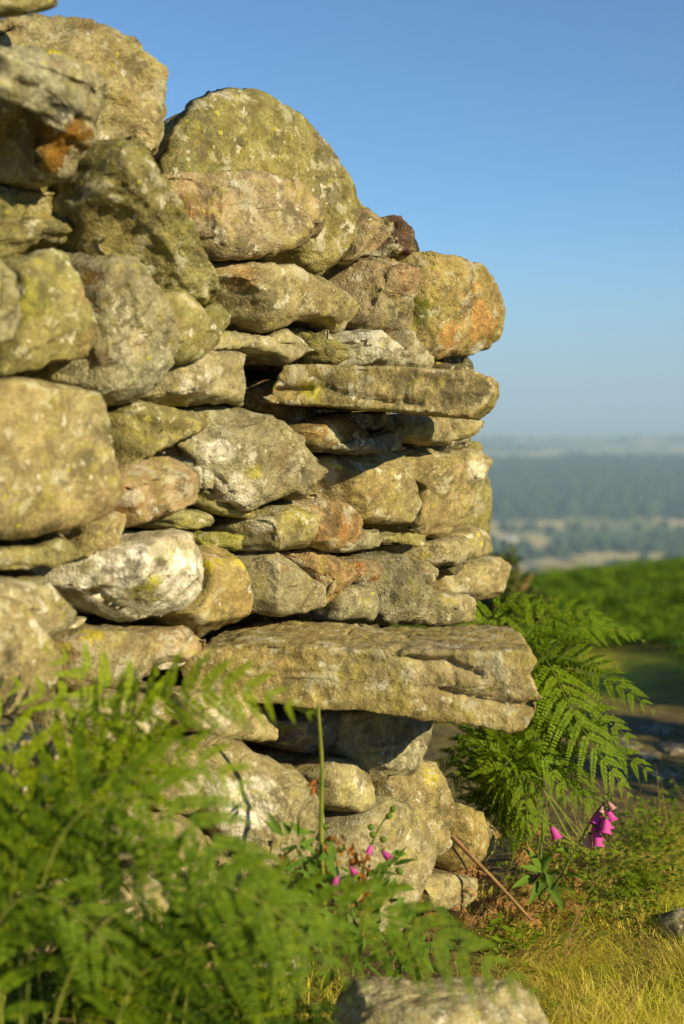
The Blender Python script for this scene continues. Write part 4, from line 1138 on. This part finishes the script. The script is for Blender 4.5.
# ------------------------------------------------------------------ woods and farms in the valley
M_WOOD = make_plain("woodland_canopy", (.020, .040, .012), (.045, .065, .018), .05, .95)
ico = bpy.data.meshes.new("tmp")
import bmesh
bm = bmesh.new(); bmesh.ops.create_icosphere(bm, subdivisions=2, radius=1); bm.to_mesh(ico); bm.free()
IV = np.array([v.co[:] for v in ico.vertices]); IF = np.array([p.vertices[:] for p in ico.polygons]); bpy.data.meshes.remove(ico)
def tree_mass(name, label, X, Y, rmin, rmax, seed):
    rs = np.random.default_rng(seed)
    n = len(X); Z = ground_z(X, Y)
    r = rs.uniform(rmin, rmax, n)
    lump = 1 + .22 * noise(IV * 1.7 + seed) + .12 * noise(IV * 4 + seed)
    base = IV * lump[:, None]
    a = rs.uniform(0, 6.28, n)
    R_ = np.stack([np.stack([np.cos(a), -np.sin(a)], -1), np.stack([np.sin(a), np.cos(a)], -1)], 1)
    xy = np.einsum('nij,vj->nvi', R_, base[:, :2]) * r[:, None, None]
    zz = base[None, :, 2] * (r * rs.uniform(.9, 1.4, n))[:, None] + (r * .8)[:, None]
    V = np.concatenate([xy + np.stack([X, Y], -1)[:, None], (zz + Z[:, None])[..., None]], -1).reshape(-1, 3)
    Fc = (np.arange(n)[:, None, None] * len(IV) + IF[None]).reshape(-1, 3)
    o = mesh_obj(name, V, Fc, M_WOOD)
    tag(o, label, "wood", kind="stuff")
rs = np.random.default_rng(31)
d = rs.uniform(2640, 4050, 9000); a = np.radians(rs.uniform(-4, 18, 9000))
cl = noise(np.stack([d * np.sin(a) / 260, d * np.cos(a) / 260, d * 0], -1))
k = cl > -.42 - .0 * d
tree_mass("hillside_woodland", "dark bluish woodland covering the hill across the valley", (d * np.sin(a))[k], (d * np.cos(a))[k], 9, 20, 1)
# belts and copses on the valley floor
X, Y = [], []
for (px0, px1, y, dep, n) in [(470, 590, 555, 40, 40), (470, 505, 549, 30, 10), (600, 700, 550, 30, 22), (555, 640, 546, 20, 9), (480, 700, 531, 24, 24), (500, 560, 586, 12, 8), (600, 640, 575, 10, 5),
                              (640, 700, 562, 20, 10), (470, 700, 520, 16, 30), (640, 700, 540, 20, 8)]:
    dd = 151 * F / (y - 435)
    x = rs.uniform(px0, px1, n); yy = dd + rs.normal(size=n) * dep
    X.append((x - 342) / F * yy); Y.append(yy)
tree_mass("valley_woodland", "tree belts and copses between the valley fields", np.concatenate(X), np.concatenate(Y), 5, 9, 2)
# woods dotted on the plateau behind
d = rs.uniform(4300, 8200, 1100); a = np.radians(rs.uniform(-4, 18, 1100))
k = noise(np.stack([d * np.sin(a) / 500, d * np.cos(a) / 900, d * 0], -1)) > .12
tree_mass("plateau_woodland", "hazy woods on the far plateau below the horizon", (d * np.sin(a))[k], (d * np.cos(a))[k], 8, 16, 3)

M_WALLW = make_plain("white_render", (.80, .77, .70), (.72, .70, .64), .5, .9)
M_WALLT = make_plain("tan_render", (.55, .46, .34), (.48, .40, .30), .5, .9)
M_SLATE = make_plain("slate_roof", (.16, .165, .18), (.12, .125, .14), .6, .8)
M_PANE = make_plain("dark_window", (.04, .045, .05), (.05, .055, .06), 1, .3)
def house(label, px, y, wdt, dep, hgt, roof, mat, yaw, chim=True):
    dd = 150 * F / (y - 435)
    c = at(px, y, dd); c[2] = ground_z(c[0], c[1])
    root = empty("farmhouse", tuple(c), label, "house")
    ca, sa = math.cos(yaw), math.sin(yaw)
    def T(p): return [(c[0] + x * ca - y_ * sa, c[1] + x * sa + y_ * ca, c[2] + z) for x, y_, z in p]
    a, b = wdt / 2, dep / 2
    V = T([(-a, -b, -2), (a, -b, -2), (a, b, -2), (-a, b, -2), (-a, -b, hgt), (a, -b, hgt), (a, b, hgt), (-a, b, hgt), (-a, 0, hgt + roof * .94), (a, 0, hgt + roof * .94)])
    mesh_obj("wall", V, [(0, 1, 5, 4), (1, 2, 6, 9, 5), (2, 3, 7, 6), (3, 0, 4, 8, 7)], mat, root, loc=c, smooth=False)
    e = .5
    V = T([(-a - e, -b - e, hgt - .3), (a + e, -b - e, hgt - .3), (a + e, 0, hgt + roof), (-a - e, 0, hgt + roof), (-a - e, b + e, hgt - .3), (a + e, b + e, hgt - .3),
           (-a - e, -b - e, hgt - .05), (a + e, -b - e, hgt - .05), (a + e, 0, hgt + roof + .3), (-a - e, 0, hgt + roof + .3), (-a - e, b + e, hgt - .05), (a + e, b + e, hgt - .05)])
    rf = mesh_obj("roof", V, [(6, 7, 8, 9), (9, 8, 11, 10), (0, 3, 2, 1), (3, 4, 5, 2), (0, 1, 7, 6), (4, 10, 11, 5), (0, 6, 9, 3), (3, 9, 10, 4), (1, 2, 8, 7), (2, 5, 11, 8)], M_SLATE, root, loc=c, smooth=False)
    if chim:
        q = [(a - 1.6, -.6, hgt + roof * .6), (a - .4, -.6, hgt + roof * .6), (a - .4, .6, hgt + roof * .6), (a - 1.6, .6, hgt + roof * .6)]
        V = T(q + [(x, y_, hgt + roof + 1.6) for x, y_, z in q])
        mesh_obj("chimney", V, [(0, 1, 5, 4), (1, 2, 6, 5), (2, 3, 7, 6), (3, 0, 4, 7), (4, 5, 6, 7)], mat, rf, loc=c, smooth=False)
    nw = max(2, int(wdt / 4))
    for fl in range(2 if hgt > 4.5 else 1):
        for i in range(nw):
            x = -a + wdt * (i + .5) / nw; z0 = .9 + fl * 2.6
            V = T([(x - .55, -b - .04, z0), (x + .55, -b - .04, z0), (x + .55, -b - .04, z0 + 1.3), (x - .55, -b - .04, z0 + 1.3), (x - .55, -b + .1, z0), (x + .55, -b + .1, z0), (x + .55, -b + .1, z0 + 1.3), (x - .55, -b + .1, z0 + 1.3)])
            mesh_obj("window", V, [(0, 1, 2, 3), (0, 3, 7, 4), (1, 5, 6, 2), (3, 2, 6, 7), (0, 4, 5, 1)], M_PANE, root, loc=c, smooth=False)
house("white farmhouse on the valley floor among trees, just right of the wall end", 502, 543, 16, 8, 5.5, 3.2, M_WALLW, .15)
house("taller white farmhouse with a grey roof beside the smaller white one", 512, 541, 10, 8, 7.0, 4.0, M_WALLW, -.3)
house("long tan farmhouse standing in the middle of the valley floor", 571, 546, 24, 10, 6.0, 4.0, M_WALLT, .1)
house("low grey-roofed barn at the near edge of the valley fields", 523, 580, 26, 12, 3.6, 3.0, M_WALLW, .2, False)
